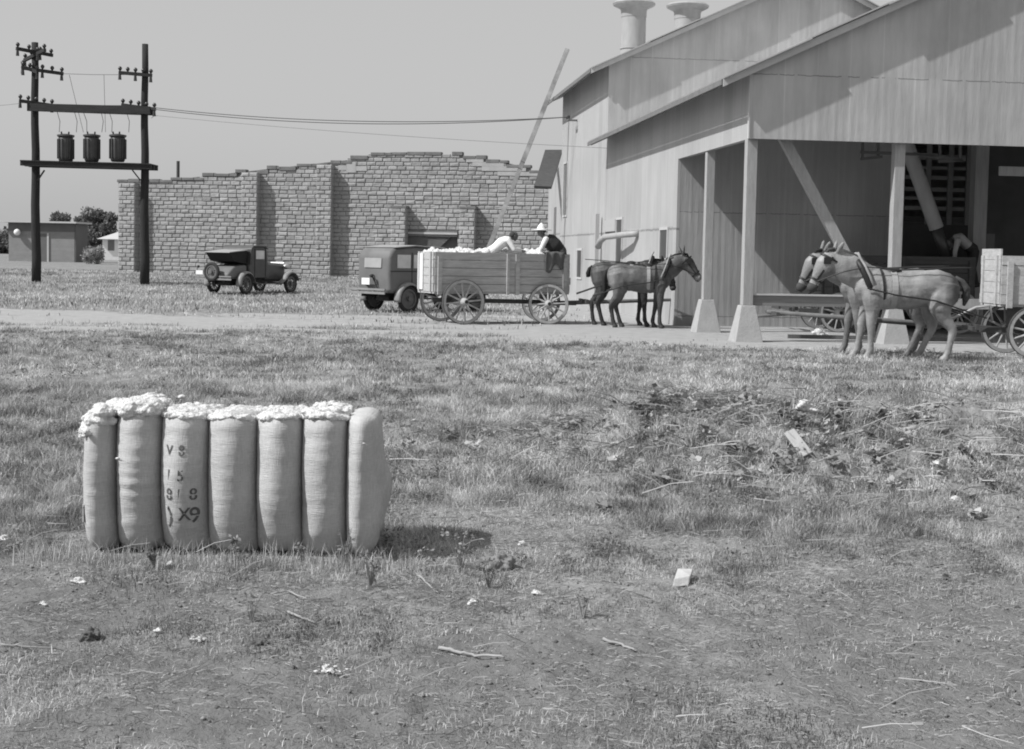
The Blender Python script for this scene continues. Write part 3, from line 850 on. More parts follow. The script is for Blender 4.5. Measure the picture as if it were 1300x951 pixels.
        bm.to_mesh(me); bm.free(); me.name = 'stencil_mark'
        link('stencil_mark', me, M['stencil'], b)
    return b
bale()

# ------------------------------------------------------------------ gin barn
barn = empty('cotton_gin_barn', (P0.x, P0.y, 0), R(A0), 'big sheet iron cotton gin barn with open wagon shed on timber posts', 'barn')
BI = (Matrix.Translation(P0) @ Matrix.Rotation(R(A0), 4, 'Z')).inverted()
def front(px, py, v=0.0):                        # point on the plane at depth v -> local (u, z)
    p = on_plane(px, py, P0 + BV * v, BV); q = BI @ p; return q.x, q.z
def side(px, py, u=0.0):
    p = on_plane(px, py, P0 + BU * u, BU); q = BI @ p; return q.y, q.z
def bl(u, v, z=0.0): return P0 + BU * u + BV * v + Vector((0, 0, z))
ZF = front(948, 176)[1]                          # foot of the fascia
V1 = side(861, 203)[0]; VS = side(771, 200)[0]; VE = side(712, 250)[0]
WS = 15.0; SL = .47
uo, zo = front(911, 98, -.21); ZE = zo + .6 * SL - .03
def uvbar(ax):
    def f(co, n):
        return (co.x if ax == 'x' else co.y, co.z)
    return f
m = MB(); m.prism([(0, V1, 0), (0, VS, 0), (0, VS, ZE), (0, V1, ZE)], (.07, 0, 0)); m.build('side_wall', M['tin_side'], barn, uvw=uv_wall('y'))
m = MB(); m.prism([(0, .002, ZF), (0, V1 - .002, ZF), (0, V1 - .002, ZE), (0, .002, ZE)], (.07, 0, 0)); m.build('side_fascia', M['tin_side'], barn, uvw=uv_wall('y'))
m = MB(); m.prism([(-.01, 0, ZF), (WS, 0, ZF), (WS, 0, ZE), (WS / 2, 0, ZE + SL * WS / 2), (-.01, 0, ZE)], (0, -.06, 0)); m.build('front_gable', M['tin_front'], barn, uvw=uv_wall('x'))
m = MB(); m.prism([(WS - .07, .01, 0), (WS - .07, VS - .02, 0), (WS - .07, VS - .02, ZE - .05), (WS - .07, .01, ZE - .05)], (.07, 0, 0)); m.build('side_wall', M['tin_side'], barn, uvw=uv_wall('y'))  # unseen right wall, added to keep the shed interior dark
def sheets(u0, z0, u1, z1, v0, v1, over, name, rows, th=.028, mt=M['tin_roof']):
    """lapped roof sheets up one slope; each course overhangs by its own amount and lies on the one below"""
    d = Vector((u1 - u0, 0, z1 - z0)); n = Vector((-(z1 - z0), 0, u1 - u0)).normalized()
    if n.z < 0: n = -n
    m = MB()
    for k in range(rows):
        a = k / rows; b_ = min(1, (k + 1) / rows + .012)
        p = Vector((u0, 0, z0)) + d * a + n * (.004 + .02 * (k % 2) + .0)
        q = Vector((u0, 0, z0)) + d * b_ + n * (.004 + .02 * (k % 2))
        f = v0 - over[k % len(over)]
        m.prism([(p.x, f, p.z), (q.x, f, q.z), (q.x + n.x * th, f, q.z + n.z * th), (p.x + n.x * th, f, p.z + n.z * th)], (0, v1 - f, 0))
    return m.build(name, mt, barn, uvw=lambda co, n_: (co.y, co.x))
sheets(-.6, ZE - .6 * SL, WS / 2, ZE + SL * WS / 2, 0, VS, (.335, .31, .34, .315, .345), 'roof', 5)
sheets(WS + .6, ZE - .6 * SL, WS / 2, ZE + SL * WS / 2, 0, VS, (.33, .28, .36), 'roof', 5)
def rake(u0, z0, u1, z1, vf, name='rake_board', mt='trim', h=.15, proud=.03):
    m = MB(); m.prism([(u0, vf, z0 - h), (u1, vf, z1 - h), (u1, vf, z1 - .004), (u0, vf, z0 - .004)], (0, -proud, 0)); m.build(name, M[mt], barn)
rake(-.6, ZE - .6 * SL, WS / 2, ZE + SL * WS / 2, -.21)
rake(WS / 2, ZE + SL * WS / 2, WS + .6, ZE - .6 * SL, -.21)
# eave edge board down the left eave, in two weathered lengths
m = MB(); m.box(-.63, -.60, -.2, VS, ZE - .6 * SL - .11, ZE - .6 * SL - .005); m.build('eave_board', M['trim_dark'], barn)
for k in range(24):
    v = .3 + k * (VS - .6) / 23
    m = MB(); m.bar((-.58, v, ZE - .6 * SL - .07), (0, v, ZE - .07), .05, .1); m.build('rafter_tail', M['post'], barn)
# corner trim
m = MB(); m.box(-.035, -.01, -.085, .0, ZF, ZE + .0); m.build('corner_trim', M['trim'], barn)
# posts on flared concrete footings
posts = []
def post(u, v, top, base_h=.72, w=.21, dark=False):
    f = MB(); f.box(u - .29, u + .29, v - .29, v + .29, -.05, base_h, taper=.5); f.build('post_footing', M['concrete'], barn, bevel=.012)
    p = MB(); p.box(u - w / 2, u + w / 2, v - w / 2, v + w / 2, base_h, top); p.build('post', M['post'], barn, bevel=.01)
post(.10, .17, ZF + .02)
vm = side(899, 300, .12)[0]; post(.12, vm, ZF + .02, w=.19)
u2 = front(1134, 380, .17)[0]; post(u2, .17, ZF + .02)
post(u2 * 2 + .3, .17, ZF + .02); post(WS - .3, .17, ZF + .02)
# low guard rail between posts
za = front(980, 375, .3)[1]; zb = front(980, 388, .3)[1]
m = MB(); m.box(.21, u2 - .12, .13, .19, zb, za); m.build('guard_rail', mat('grey_rail_timber', .20, stretch=(.6, 5, 5), var=.3), barn)
m = MB(); m.box(.21, u2 - .12, .09, .23, za + .002, za + .035); m.build('rail_cap', M['trim'], barn)
m = MB(); m.box(u2 + .12, u2 * 2 + .18, .13, .19, zb, za); m.build('guard_rail', M['post'], barn)
# header beam behind the fascia, rafters
m = MB(); m.box(.1, WS - .1, .06, .2, ZF + .02, ZF + .3); m.build('header_beam', M['post'], barn)
m = MB(); m.box(.075, .2, .22, V1, ZF + .02, ZF + .28); m.build('header_beam', M['post'], barn)
# diagonal brace
ua, zza = front(996, 178, .45); ub, zzb = front(1052, 283, .45)
du, dz = ub - ua, zzb - zza
m = MB(); m.bar((ua - du * .05, .45, zza - dz * .05), (ua + du * 1.6, .45, zza + dz * 1.6), .2, .16, up=(0, 1, 0)); m.build('diagonal_brace', M['post'], barn, bevel=.01)
# interior cross wall, lattice, further wall
ul = front(1139, 250, V1)[0]; ur = front(1232, 250, V1)[0]
def roofz(u): return ZE + SL * min(u, WS - u) - .1
m = MB(); m.prism([(.075, V1, 0), (ul, V1, 0), (ul, V1, roofz(ul)), (.075, V1, roofz(.075))], (0, .06, 0)); m.build('cross_wall', M['tin_inner'], barn, uvw=uv_wall('x'))
m = MB(); m.prism([(ur + .3, V1, 0), (WS - .1, V1, 0), (WS - .1, V1, roofz(WS)), (WS / 2, V1, roofz(WS / 2)), (ur + .3, V1, roofz(ur + .3))], (0, .06, 0)); m.build('cross_wall', mat('shaded_sheet_iron', .07), barn)  # interior shade is put into this near-black colour
m = MB(); m.box(ul, ur + .3, V1, V1 + .06, 0, front(1180, 275, V1)[1]); m.build('cross_wall', mat('shaded_boards', .05), barn)  # board colour carries the darkness inside the shed
ys_ = [(196, 203), (211, 215), (223, 228), (238, 243), (250, 254), (262, 267), (275, 285)]
m = MB()
for a, b_ in ys_: m.box(ul, ur, V1 + .0, V1 + .05, front(1180, b_, V1)[1], front(1180, a, V1)[1])
for px_ in (1143, 1178, 1206, 1229):
    u_ = front(px_, 230, V1)[0]; m.box(u_ - .06, u_ + .06, V1 - .05, V1 - .003, front(1180, 285, V1)[1], 6.3)
m.build('slatted_screen', mat('shaded_slats', .16), barn)  # slats coloured dark to paint in the shade of the interior
ud = front(1241, 280, V1 - .9)[0]
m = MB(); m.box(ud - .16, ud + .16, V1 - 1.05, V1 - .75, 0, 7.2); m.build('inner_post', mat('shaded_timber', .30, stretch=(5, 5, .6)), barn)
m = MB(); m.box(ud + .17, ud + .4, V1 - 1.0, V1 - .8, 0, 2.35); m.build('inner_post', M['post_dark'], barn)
# suspended machinery and light board at the right
uq, zq = front(1268, 223, 1.6); uq2, zq2 = front(1330, 213, 1.6)
m = MB(); m.box(uq, uq + 2.2, 1.55, 1.62, zq, zq2); m.build('hanging_board', M['post'], barn)
m = MB()
for (xa, ya, xb, yb) in ((1092, 193, 1190, 197), (1092, 202, 1120, 199), (1160, 195, 1222, 204), (1192, 205, 1225, 203)):
    p = front(xa, ya, 2.4); q = front(xb, yb, 2.4); m.bar((p[0], 2.4, p[1]), (q[0], 2.4, q[1]), .06)
for (xa, ya, yb) in ((1095, 180, 202), (1115, 180, 200), (1193, 180, 205), (1219, 180, 204)):
    p = front(xa, ya, 2.4); q = front(xa, yb, 2.4); m.bar((p[0], 2.4, p[1]), (q[0], 2.4, q[1]), .05)
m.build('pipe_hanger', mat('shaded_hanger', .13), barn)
# ---- upper building behind
W2 = 12.4; S2 = .47
uo2, zo2 = side(752, 84, -.5)
ZE2 = front(773, 72, VS)[1] - .12
m = MB(); m.prism([(0, VS + .003, 0), (0, VE, 0), (0, VE, ZE2), (0, VS + .003, ZE2)], (.07, 0, 0)); m.build('upper_side_wall', M['tin_side'], barn, uvw=uv_wall('y'))
m = MB(); m.prism([(-.01, VS, 0), (W2, VS, 0), (W2, VS, ZE2), (W2 / 2, VS, ZE2 + S2 * W2 / 2), (-.01, VS, ZE2)], (0, .06, 0)); m.build('upper_gable', M['tin_front'], barn, uvw=uv_wall('x'))
m = MB(); m.prism([(.08, VE - .07, 0), (W2, VE - .07, 0), (W2, VE - .07, ZE2), (W2 / 2, VE - .07, ZE2 + S2 * W2 / 2), (.08, VE - .07, ZE2)], (0, .06, 0)); m.build('upper_rear_wall', M['tin_front'], barn, uvw=uv_wall('x'))
m = MB(); m.prism([(W2 - .07, VS + .07, 0), (W2 - .07, VE - .08, 0), (W2 - .07, VE - .08, ZE2 - .05), (W2 - .07, VS + .07, ZE2 - .05)], (.06, 0, 0)); m.build('upper_side_wall', M['tin_side'], barn, uvw=uv_wall('y'))
sheets(-.6, ZE2 - .6 * S2, W2 / 2, ZE2 + S2 * W2 / 2, VS, VE + 1.1, (.33, .315, .335, .32), 'upper_roof', 4)
sheets(W2 + .5, ZE2 - .5 * S2, W2 / 2, ZE2 + S2 * W2 / 2, VS, VE + .3, (.33, .315, .335, .32), 'upper_roof', 4)
rake(-.6, ZE2 - .6 * S2, W2 / 2, ZE2 + S2 * W2 / 2, VS - .21)
rake(W2 / 2, ZE2 + S2 * W2 / 2, W2 + .5, ZE2 - .5 * S2, VS - .21)
m = MB(); m.box(-.63, -.6, VS - .2, VE + 1.1, ZE2 - .6 * S2 - .11, ZE2 - .6 * S2 - .005); m.build('eave_board', M['trim_dark'], barn)
# openings in the sunlit side wall
def opening(px0, px1, pyt, pyb, name, mt='pane_dark', frame=True):
    v0 = side(px1, pyt)[0]; v1 = side(px0, pyt)[0]
    mid = (px0 + px1) / 2
    zt = side(mid, pyt)[1]; zb = max(.02, side(mid, pyb)[1])
    fr = MB(); w = .07
    for (a, b_, c, d) in ((v0 - w, v0, zb - w, zt + w), (v1, v1 + w, zb - w, zt + w), (v0, v1, zt, zt + w), (v0, v1, zb - w, zb)):
        fr.box(-.03, -.002, a, b_, c, d)
    o = fr.build(name, M['trim'], barn)
    p = MB(); p.box(-.006, .0, v0, v1, zb, zt); p.build('dark_glass' if name == 'window' else 'door_leaf', M[mt], o)
opening(839, 848, 292, 328, 'window')
opening(783.5, 790.5, 279, 352, 'door')
opening(733.5, 739, 318, 352, 'door')
opening(716.5, 721, 208, 273, 'window', 'pane')
# vertical pipe, elbow duct, hatch
v_, z_ = side(754, 300, -.25)
m = MB(); m.box(-.22, -.1, v_ - .08, v_ + .08, 0, side(754, 272, -.2)[1]); m.build('wall_pipe', M['tin_side'], barn)
m = MB(); m.box(-.05, -.003, side(783, 280)[0] + .02, side(769, 280)[0], side(776, 294)[1], side(776, 279)[1]); m.build('wall_hatch', M['tin_front'], barn)
a = side(792, 298, -.3); b_ = side(768, 301, -.5); c = side(762, 306, -.6); d = side(758, 313, -.65)
m = MB(); m.tube([(-.02, a[0] - .6, a[1] + .03), (-.3, a[0], a[1]), (-.5, b_[0], b_[1]), (-.6, c[0], c[1]), (-.62, d[0], d[1])], [.085, .085, .085, .09, .10], 14); m.build('elbow_duct', M['ironpipe'], barn, True)
# wire bracket
bv, bz = side(733, 153)
m = MB(); m.bar((-.0, bv, bz), (-.35, bv, bz), .06); m.bar((-.33, bv - .25, bz), (-.33, bv + .25, bz), .06); m.build('wire_bracket', M['trim_dark'], barn)
for dv in (-.22, 0, .22):
    m = MB(); m.tube([(-.33, bv + dv, bz + .03), (-.33, bv + dv, bz + .14)], [.035, .045], 8); m.build('insulator', M['ceramic'], barn)
# two flared ventilator stacks on the upper roof
def vent(px, w, pyflare, Y, fw, pyb):
    p = atY(px, pyflare, Y); q = BI @ p
    r = w / 2 / F * Y; rf = fw / 2 / F * Y
    m = MB(); m.tube([(q.x, q.y, ZE2 + .1), (q.x, q.y, q.z - .38)], r, 28); m.ring((q.x, q.y, 0), r + .004, r + .03, q.z - 1.5, q.z - 1.44, 28, 'z')
    s = m.build('ventilator_stack', M['ironpipe'], barn, True); s.modifiers.new('e', 'EDGE_SPLIT')
    m = MB(); m.tube([(q.x, q.y, q.z - .45), (q.x, q.y, q.z - .25), (q.x, q.y, q.z - .17), (q.x, q.y, q.z - .06), (q.x, q.y, q.z), (q.x, q.y, q.z + .07)], [r * 1.03, r * 1.04, r * 1.12, rf * .96, rf, rf * .88], 28)
    o = m.build('ventilator_cap', M['ironpipe'], s, True); o.modifiers.new('e', 'EDGE_SPLIT')
vent(805, 31, 5, 48.0, 54, 50)
vent(873, 32, 8, 49.5, 54, 30)

# annex behind
an = atY(696, 330, 54.5); an.z = .1
annex = empty('annex_shed', an, R(6), 'small annex with overhanging roof, its shaded underside coloured dark, behind the left end of the barn', 'shed')
AI = annex.matrix_basis.inverted()
def anp(px, py, Y): return AI @ atY(px, py, Y)
r0, r1, r2, r3 = anp(692, 193, 56), anp(714, 193, 56.5), anp(700, 240, 53.6), anp(678, 239, 53.2)
m = MB(); m.prism([r0, r1, r2, r3], (0, 0, .09)); m.build('roof', M['eave_shade'], annex)  # dark colour stands in for the shade under the overhang
w0 = anp(714, 200, 53.9); w1 = anp(696.5, 240, 59)
m = MB(); m.prism([(w0.x, w0.y, -.1), (w1.x, w1.y, -.1), (w1.x, w1.y, w1.z), (w0.x, w0.y, w0.z - .02)], (.06, 0, 0)); aw = m.build('wall', M['tin_side'], annex, uvw=uv_wall('y'))
m = MB(); m.box(w1.x + .1, w1.x + 3, w1.y - .05, w1.y + .05, -.1, w1.z); m.build('wall', M['tin_front'], annex, uvw=uv_wall('x'))
t0 = (w1 - w0)
m = MB(); m.prism([(w0.x + t0.x * .35 - .005, w0.y + t0.y * .35, 1.5), (w0.x + t0.x * .5 - .005, w0.y + t0.y * .5, 1.5), (w0.x + t0.x * .5 - .005, w0.y + t0.y * .5, 3.4), (w0.x + t0.x * .35 - .005, w0.y + t0.y * .35, 3.4)], (-.012, 0, 0)); m.build('window', M['pane'], annex)

# long pole leaning on the barn eave
pb = gp(596, 376); pt = atY(720.5, 62, 52.0)
eav = None
m = MB(); m.bar((0, 0, 0), pt - pb, .13, .16)
lp = m.build('leaning_pole', mat('peeling_painted_timber', .30, var=.8, scale=2.0, stretch=(1, 1, 1), fine=.35, fscale=6), None, loc=pb)
tag(lp, 'long patchy timber pole leaning up past the barn eave in front of the block wall', 'pole')

# ------------------------------------------------------------------ ruined block wall
def proj_col(py, P):                             # height above ground at plan point P seen at row py
    return None
WA = atY(150, 345, 75.0); WB = atY(700, 345, 71.0); WA.z = WB.z = 0
wd_ = (WB - WA); WL0 = wd_.length; wd_.normalize(); wn_ = Vector((wd_.y, -wd_.x, 0))
if wn_.y > 0: wn_ = -wn_
ang = math.atan2(wd_.y, wd_.x)
bw = empty('block_warehouse', (WA.x, WA.y, .2), ang, 'long ruined clay block warehouse wall with stepped top and buttress piers', 'building')
WI = (Matrix.Translation((WA.x, WA.y, .2)) @ Matrix.Rotation(ang, 4, 'Z')).inverted()
def wl(px, py, off=0.0):
    q = WI @ on_plane(px, py, WA + wn_ * off, wn_); return q.x, q.z
_steps = [(150, 229.5), (190, 230), (218, 227), (258, 222), (300, 217.5), (327, 219), (340, 213), (356, 214.5), (378, 209.5), (421, 206), (446, 200.5), (472, 195.5), (497, 195), (586, 197), (589, 200), (618, 205), (644, 211), (673, 218)]
outline = []
for _k, (_x, _y) in enumerate(_steps):
    _e = _steps[_k + 1][0] - .4 if _k + 1 < len(_steps) else 720
    outline += [(_x, _y), (_e, _y)]
ol = [wl(a, b_) for a, b_ in outline]
def topz(x):
    for (a, b_), (c, d) in zip(ol, ol[1:]):
        if a <= x <= c: return b_ + (d - b_) * ((x - a) / max(1e-6, c - a))
    return ol[-1][1] if x > ol[-1][0] else ol[0][1]
CH = .213; CW = .47
def blocks(m, x0, x1, zf, y, z0=0.0, back=.10, jit=.022, skip=None):
    lay = m.bm.faces.layers.float.get('tone') or m.bm.faces.layers.float.new('tone')
    """courses of rough faced blocks; y = front face (local, negative = towards the viewer)"""
    k = 0; z = z0
    while True:
        off = (k % 2) * CW / 2 + random.uniform(0, .04); x = x0 - off; any_ = False
        while x < x1 - .02:
            cw = CW * random.uniform(.93, 1.08)
            a = max(x, x0); b_ = min(x + cw, x1)
            if skip and z < skip[2] - .01 and b_ > skip[0] and a < skip[1]:
                if a < skip[0] - .04: b_ = skip[0]
                elif b_ > skip[1] + .04: a = skip[1]
                else: b_ = a
            if b_ - a > .05 and z + CH * .7 < zf((a + b_) / 2):
                any_ = True
                g = random.uniform(.002, .006); j = random.uniform(-jit, jit * .5); tn = random.random()
                X0, X1, Z0, Z1 = a + g, b_ - g, z + g + random.uniform(-.003, .004), z + CH - g + random.uniform(-.006, .001)
                bm = m.bm
                o = [bm.verts.new((px_, y + back, pz_)) for px_, pz_ in ((X0, Z0), (X1, Z0), (X1, Z1), (X0, Z1))]
                e = [bm.verts.new((px_, y + .012 + j, pz_)) for px_, pz_ in ((X0, Z0), (X1, Z0), (X1, Z1), (X0, Z1))]
                ins = random.uniform(.025, .045)
                f = [bm.verts.new((px_, y - .03 + j + random.uniform(-.012, .012), pz_)) for px_, pz_ in ((X0 + ins, Z0 + ins), (X1 - ins, Z0 + ins), (X1 - ins, Z1 - ins), (X0 + ins, Z1 - ins))]
                for A, B in ((o, e), (e, f)):
                    for q in range(4): bm.faces.new((A[q], A[(q + 1) % 4], B[(q + 1) % 4], B[q]))[lay] = tn
                bm.faces.new(f)[lay] = tn
            x += cw
        z += CH; k += 1
        if z > 12 or not any_: break
L_end = ol[-1][0]
x_do0 = wl(515, 300)[0]; x_do1 = wl(581, 300)[0]; z_do = wl(548, 300)[1]; z_li = wl(548, 293)[1]
m = MB()
kz = math.ceil(z_li / CH) * CH
blocks(m, 0, L_end, topz, 0.0, skip=(x_do0, x_do1, kz))
m.build('block_facing', M['block'], bw)
core = MB()
pts = [(0, .02, 0), (x_do0, .02, 0), (x_do0, .02, kz), (x_do1, .02, kz), (x_do1, .02, 0), (L_end, .02, 0)]
tops = [(a, .02, b_ - .08) for a, b_ in reversed(ol)]
core.prism([(p[0], p[1], p[2]) for p in pts] + tops, (0, .35, 0)); bmesh.ops.triangulate(core.bm, faces=[f for f in core.bm.faces if len(f.verts) > 4]); core.build('wall_core', M['mortar'], bw)
m = MB(); m.box(x_do0 + .01, x_do1 - .01, -.06, .3, z_do, kz - .01); m.build('door_lintel', M['trim_dark'], bw)
m = MB(); m.box(x_do0 + .01, x_do1 - .01, -.10, -.061, z_do + .1, z_do + .2); m.build('lintel_ledge', M['trim'], bw)
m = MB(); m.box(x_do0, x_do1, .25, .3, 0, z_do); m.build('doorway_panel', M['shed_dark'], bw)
# coping blocks, dark, on the steps
for (a, b_), (c, d) in zip(ol, ol[1:]):
    if c - a > .35:
        x = a - .05
        while x < c - .1:
            e = min(x + random.uniform(.5, .95), c + .08)
            if random.random() < .86:
                m = MB(); m.box(x + .01, e - .01, -.075, .36, (b_ + d) / 2 - .085, (b_ + d) / 2 + random.uniform(.05, .12)); m.build('coping_block', M['cap'], bw, bevel=.02)
            x = e
# smeared mortar on the right hand stepped parapet
for a, b_, c, d in ((592, 614, 200.5, 206), (600, 640, 206, 211), (612, 668, 211.5, 217), (632, 690, 218.5, 223)):
    p = wl(a, d); q = wl(b_, c); m = MB(); m.box(p[0], q[0], -.062, .02, p[1], q[1]); m.build('smeared_mortar', M['plaster'], bw)
for a, b_, c, d in ((440, 452, 206, 219), (452, 466, 211, 217), (430, 440, 210, 216)):
    p = wl(a, d); q = wl(b_, c); m = MB(); m.box(p[0], q[0], -.062, .02, p[1], q[1]); m.build('smeared_mortar', M['plaster'], bw)
# buttress piers
def pier(pa, pb_, top_py, dep, cap=True):
    xa = wl(pa, 300, dep)[0]; xb = wl(pb_, 300, dep)[0]
    zt = wl((pa + pb_) / 2, top_py, dep)[1]
    g = MB(); blocks(g, xa, xb, lambda x: zt, -dep, back=.05)
    # side courses, left and right faces
    f = MB(); f.box(xa + .03, xb - .03, -dep + .03, -.0, 0, zt - .05)
    z = 0; k = 0
    while z + CH * .7 < zt:
        for (s, xx) in ((-1, xa), (1, xb)):
            y0 = -dep + .02; yy = y0 + (k % 2) * .2
            segs = [(y0, min(y0 + .4 - (k % 2) * .2, -.02))]
            while segs[-1][1] < -.1: segs.append((segs[-1][1], min(segs[-1][1] + .4, -.02)))
            for (c, d) in segs: g.box(min(xx, xx - s * .04) + .004, max(xx, xx - s * .04) - .004, c + .008, d - .008, z + .01, z + CH - .01)
        z += CH; k += 1
    o = g.build('pier', M['block'], bw); f.build('pier_core', M['mortar'], o)
    if cap:
        c = MB(); c.box(xa - .02, xb + .02, -dep - .03, .0, zt - .04, zt + .08); c.build('pier_cap', M['cap'], o)
pier(150.5, 171, 231, .55, False)
pier(306, 326, 218, .55, False)
pier(401, 420, 210, .55, False)
pier(496, 514.5, 263, .62)
pier(583, 602.5, 264, .62)
# return walls and roof so the building has depth
m = MB(); m.box(0, .35, .38, 16, 0, ol[0][1] - .1); m.build('end_wall', M['block'], bw)
m = MB(); m.box(L_end - .35, L_end, .38, 16, 0, ol[-1][1] - .1); m.build('end_wall', M['block'], bw)
m = MB(); m.box(0, L_end, 16.01, 16.36, 0, ol[0][1] - .1); m.build('rear_wall', M['block'], bw)
p = atY(226, 226, 80); q = atY(226, 204.5, 80); pl = WI @ p; ql = WI @ q
m = MB(); m.tube([(pl.x, pl.y, 0), (pl.x, pl.y, ql.z)], .09, 10); m.build('flue_pipe', M['iron'], bw)

# ------------------------------------------------------------------ far shed, house, trees
def far(px, py, Y):
    p = atY(px, py, Y); p.z = .28; return p
def proj_h(px, py, Y): return atY(px, py, Y).z - .28
YS = 112
s0 = far(11, 328, YS); s1 = far(96, 328, YS)
w_ = s1.x - s0.x; H_ = proj_h(50, 283, YS)
shed = empty('flat_roofed_shed', s0, R(-3), 'low boarded shed with flat overhanging roof at the far left', 'shed')
m = MB(); m.box(0, w_, 0, 2.8, 0, H_); sw = m.build('wall', M['shed'], shed)
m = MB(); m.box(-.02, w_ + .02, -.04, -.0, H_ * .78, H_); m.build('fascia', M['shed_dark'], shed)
m = MB(); m.box(-.7, w_ + .3, -.5, 3.1, H_, H_ + .13); m.build('roof', M['roofpale'], shed)
dx0 = atY(51, 300, YS).x - s0.x; dx1 = atY(61, 300, YS).x - s0.x
m = MB(); m.box(dx0, dx1, -.05, -.002, 0, H_ * .72); m.build('door', M['shed_dark'], shed)
m = MB(); m.box(dx1, dx1 + .14, -.08, -.002, 0, H_ * .74); m.build('door_jamb', M['trim'], shed)
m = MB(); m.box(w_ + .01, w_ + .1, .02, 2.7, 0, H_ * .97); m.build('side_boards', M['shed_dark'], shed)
q = atY(24, 295, YS); m = MB(); m.ball((q.x - s0.x, -.3, q.z - .28), .26, 12); m.build('wall_lamp', M['house'], shed, True)
q = atY(50.5, 268, YS + 3); m = MB(); m.tube([(q.x - s0.x, 2, H_ + .1), (q.x - s0.x, 2, q.z - .28)], .14, 10); m.build('flue_pipe', M['iron'], shed)
YH = 135
h0 = far(130, 322, YH); h1 = far(149, 322, YH); wH = 6.5
house = empty('white_house', h0, R(8), 'small white house with pale gable roof between the far tree and the block wall', 'house')
hh = proj_h(140, 303, YH); hr = proj_h(150, 293, YH)
m = MB(); m.box(0, wH, 0, 7, 0, hh); m.build('wall', M['house'], house)
m = MB(); m.prism([(-.5, -.4, hh - .05), (wH / 2, 1.5, hr + .6), (wH + .5, -.4, hh - .05)], (0, 7.8, 0)); m.build('roof', M['roofpale'], house)
m = MB(); m.box(.5, 1.1, -.03, 0, .9, 1.9); m.build('window', M['pane'], house)

def tree(name, label, base, H, rad, n, trunk_h, sz=.35, group=None, lo=.25, mt=None):
    t = empty(name, base, 0, label, 'tree' if 'tree' in name else 'bush', group)
    m = MB()
    m.tube([(0, 0, -.2), (.05, 0, trunk_h * .6), (0, .05, H * .6)], [rad * .06 + .04, rad * .05 + .03, rad * .02 + .01], 8)
    for k in range(6):
        a = k * 1.05 + random.random(); z = trunk_h * (.7 + .1 * k)
        m.tube([(0, 0, z), (math.cos(a) * rad * .35, math.sin(a) * rad * .35, z + H * .15), (math.cos(a) * rad * .65, math.sin(a) * rad * .65, z + H * .28)], [rad * .03 + .02, rad * .02 + .01, .01], 6)
    m.build('trunk', M['bark'], t)
    # clumps spread through the crown
    nc = 26; cl = []
    for k in range(nc):
        a = random.random() * 2 * PI; rr = rad * random.random() ** .5 * .8; zz = H * (lo + (1 - lo) * random.random() ** .8) 
        f = 1 - ((zz / H - (lo + 1) / 2) / ((1 - lo) / 2 + .1)) ** 2 * .6
        cl.append((math.cos(a) * rr * f, math.sin(a) * rr * f, zz, rad * random.uniform(.18, .36)))
    N_ = n; ci = rng.integers(0, nc, N_); C = np.array(cl)[ci]
    d = rng.normal(0, 1, (N_, 3)); d /= np.linalg.norm(d, axis=1)[:, None]
    p = C[:, :3] + d * (C[:, 3] * rng.random(N_) ** .4)[:, None]; p[:, 2] = np.maximum(p[:, 2], H * .06)
    a = rng.normal(0, 1, (N_, 3)); a /= np.linalg.norm(a, axis=1)[:, None]
    b_ = np.cross(a, rng.normal(0, 1, (N_, 3))); b_ /= np.linalg.norm(b_, axis=1)[:, None]
    s = sz * (.5 + rng.random(N_))[:, None]
    P = np.stack([p, p + a * s + b_ * s * .4, p + a * s * 1.6, p + a * s - b_ * s * .4], 1)
    raw_mesh('crown', P.reshape(-1, 3), np.arange(N_ * 4), np.arange(N_) * 4, np.full(N_, 4), mt or M['leaf'], np.clip(C[:, 3] / rad + rng.normal(0, .2, N_), 0, 1), t)
    return t
YT = 165
tb = far(127, 322, YT); tree('broad_tree', 'broad round crowned tree beside the far shed', tb, proj_h(127, 272, YT), 2.6, 9000, 1.2, .22, lo=.12)
tb = far(107, 322, YT + 8); tree('broad_tree', 'smaller tree with ragged crown touching the far shed roof on its right', tb, proj_h(107, 275, YT + 8), 1.5, 3000, 1.2, .22, lo=.1)
tb = far(76, 322, 190); tree('distant_tree', 'treetop showing over the middle of the far shed roof', tb, proj_h(76, 273, 190), 1.6, 2600, 2.4, .25, lo=.35)
tb = far(3, 322, 190); tree('distant_tree', 'low dark tree at the left edge beyond the far shed', tb, proj_h(4, 297, 190), 4.0, 5000, .8, .25, lo=.05)
M['leaf_pale'] = leafmat('pale_bush_leaves', .25, .5, .2)
tb = far(121, 330, 104); tree('pale_bush', 'pale rounded bush at the right corner of the far shed', tb, 1.15, 1.0, 2600, .3, .1, lo=.05, mt=M['leaf_pale'])
# low hedge line far away, past the shed
for (px_, w2, lab) in ((-25, 9, 'far low hedge beyond the left edge of the shed'),):
    pass

# ------------------------------------------------------------------ power poles with transformer platform
YP = gp(183, 361).y
pl0 = gp(46, 359); pl0 = Vector((pl0.x, YP, hz(pl0.x, YP))); pr0 = gp(183, 361)
pf = empty('transformer_rack', pl0, 0, 'two tall dark creosoted utility poles joined by a beam and a transformer platform', 'utility poles')
def pp(px, py, dy=0.0): p = atY(px, py, YP + dy); return Vector((p.x - pl0.x, dy, p.z - pl0.z))
for (a, b_, w1_, w0_) in (((44, 54), (46, 362), .13, .19), ((184, 56), (183.5, 364), .12, .19)):
    m = MB(); t_ = pp(*a); g_ = pp(*b_); n_ = 9
    pts = [g_.lerp(t_, k / n_) + Vector((.02 * math.sin(k * 1.7), 0, 0)) for k in range(n_ + 1)]
    m.tube(pts, [w0_ + (w1_ - w0_) * k / n_ for k in range(n_ + 1)], 14); m.build('pole', M['pole'], pf, True)
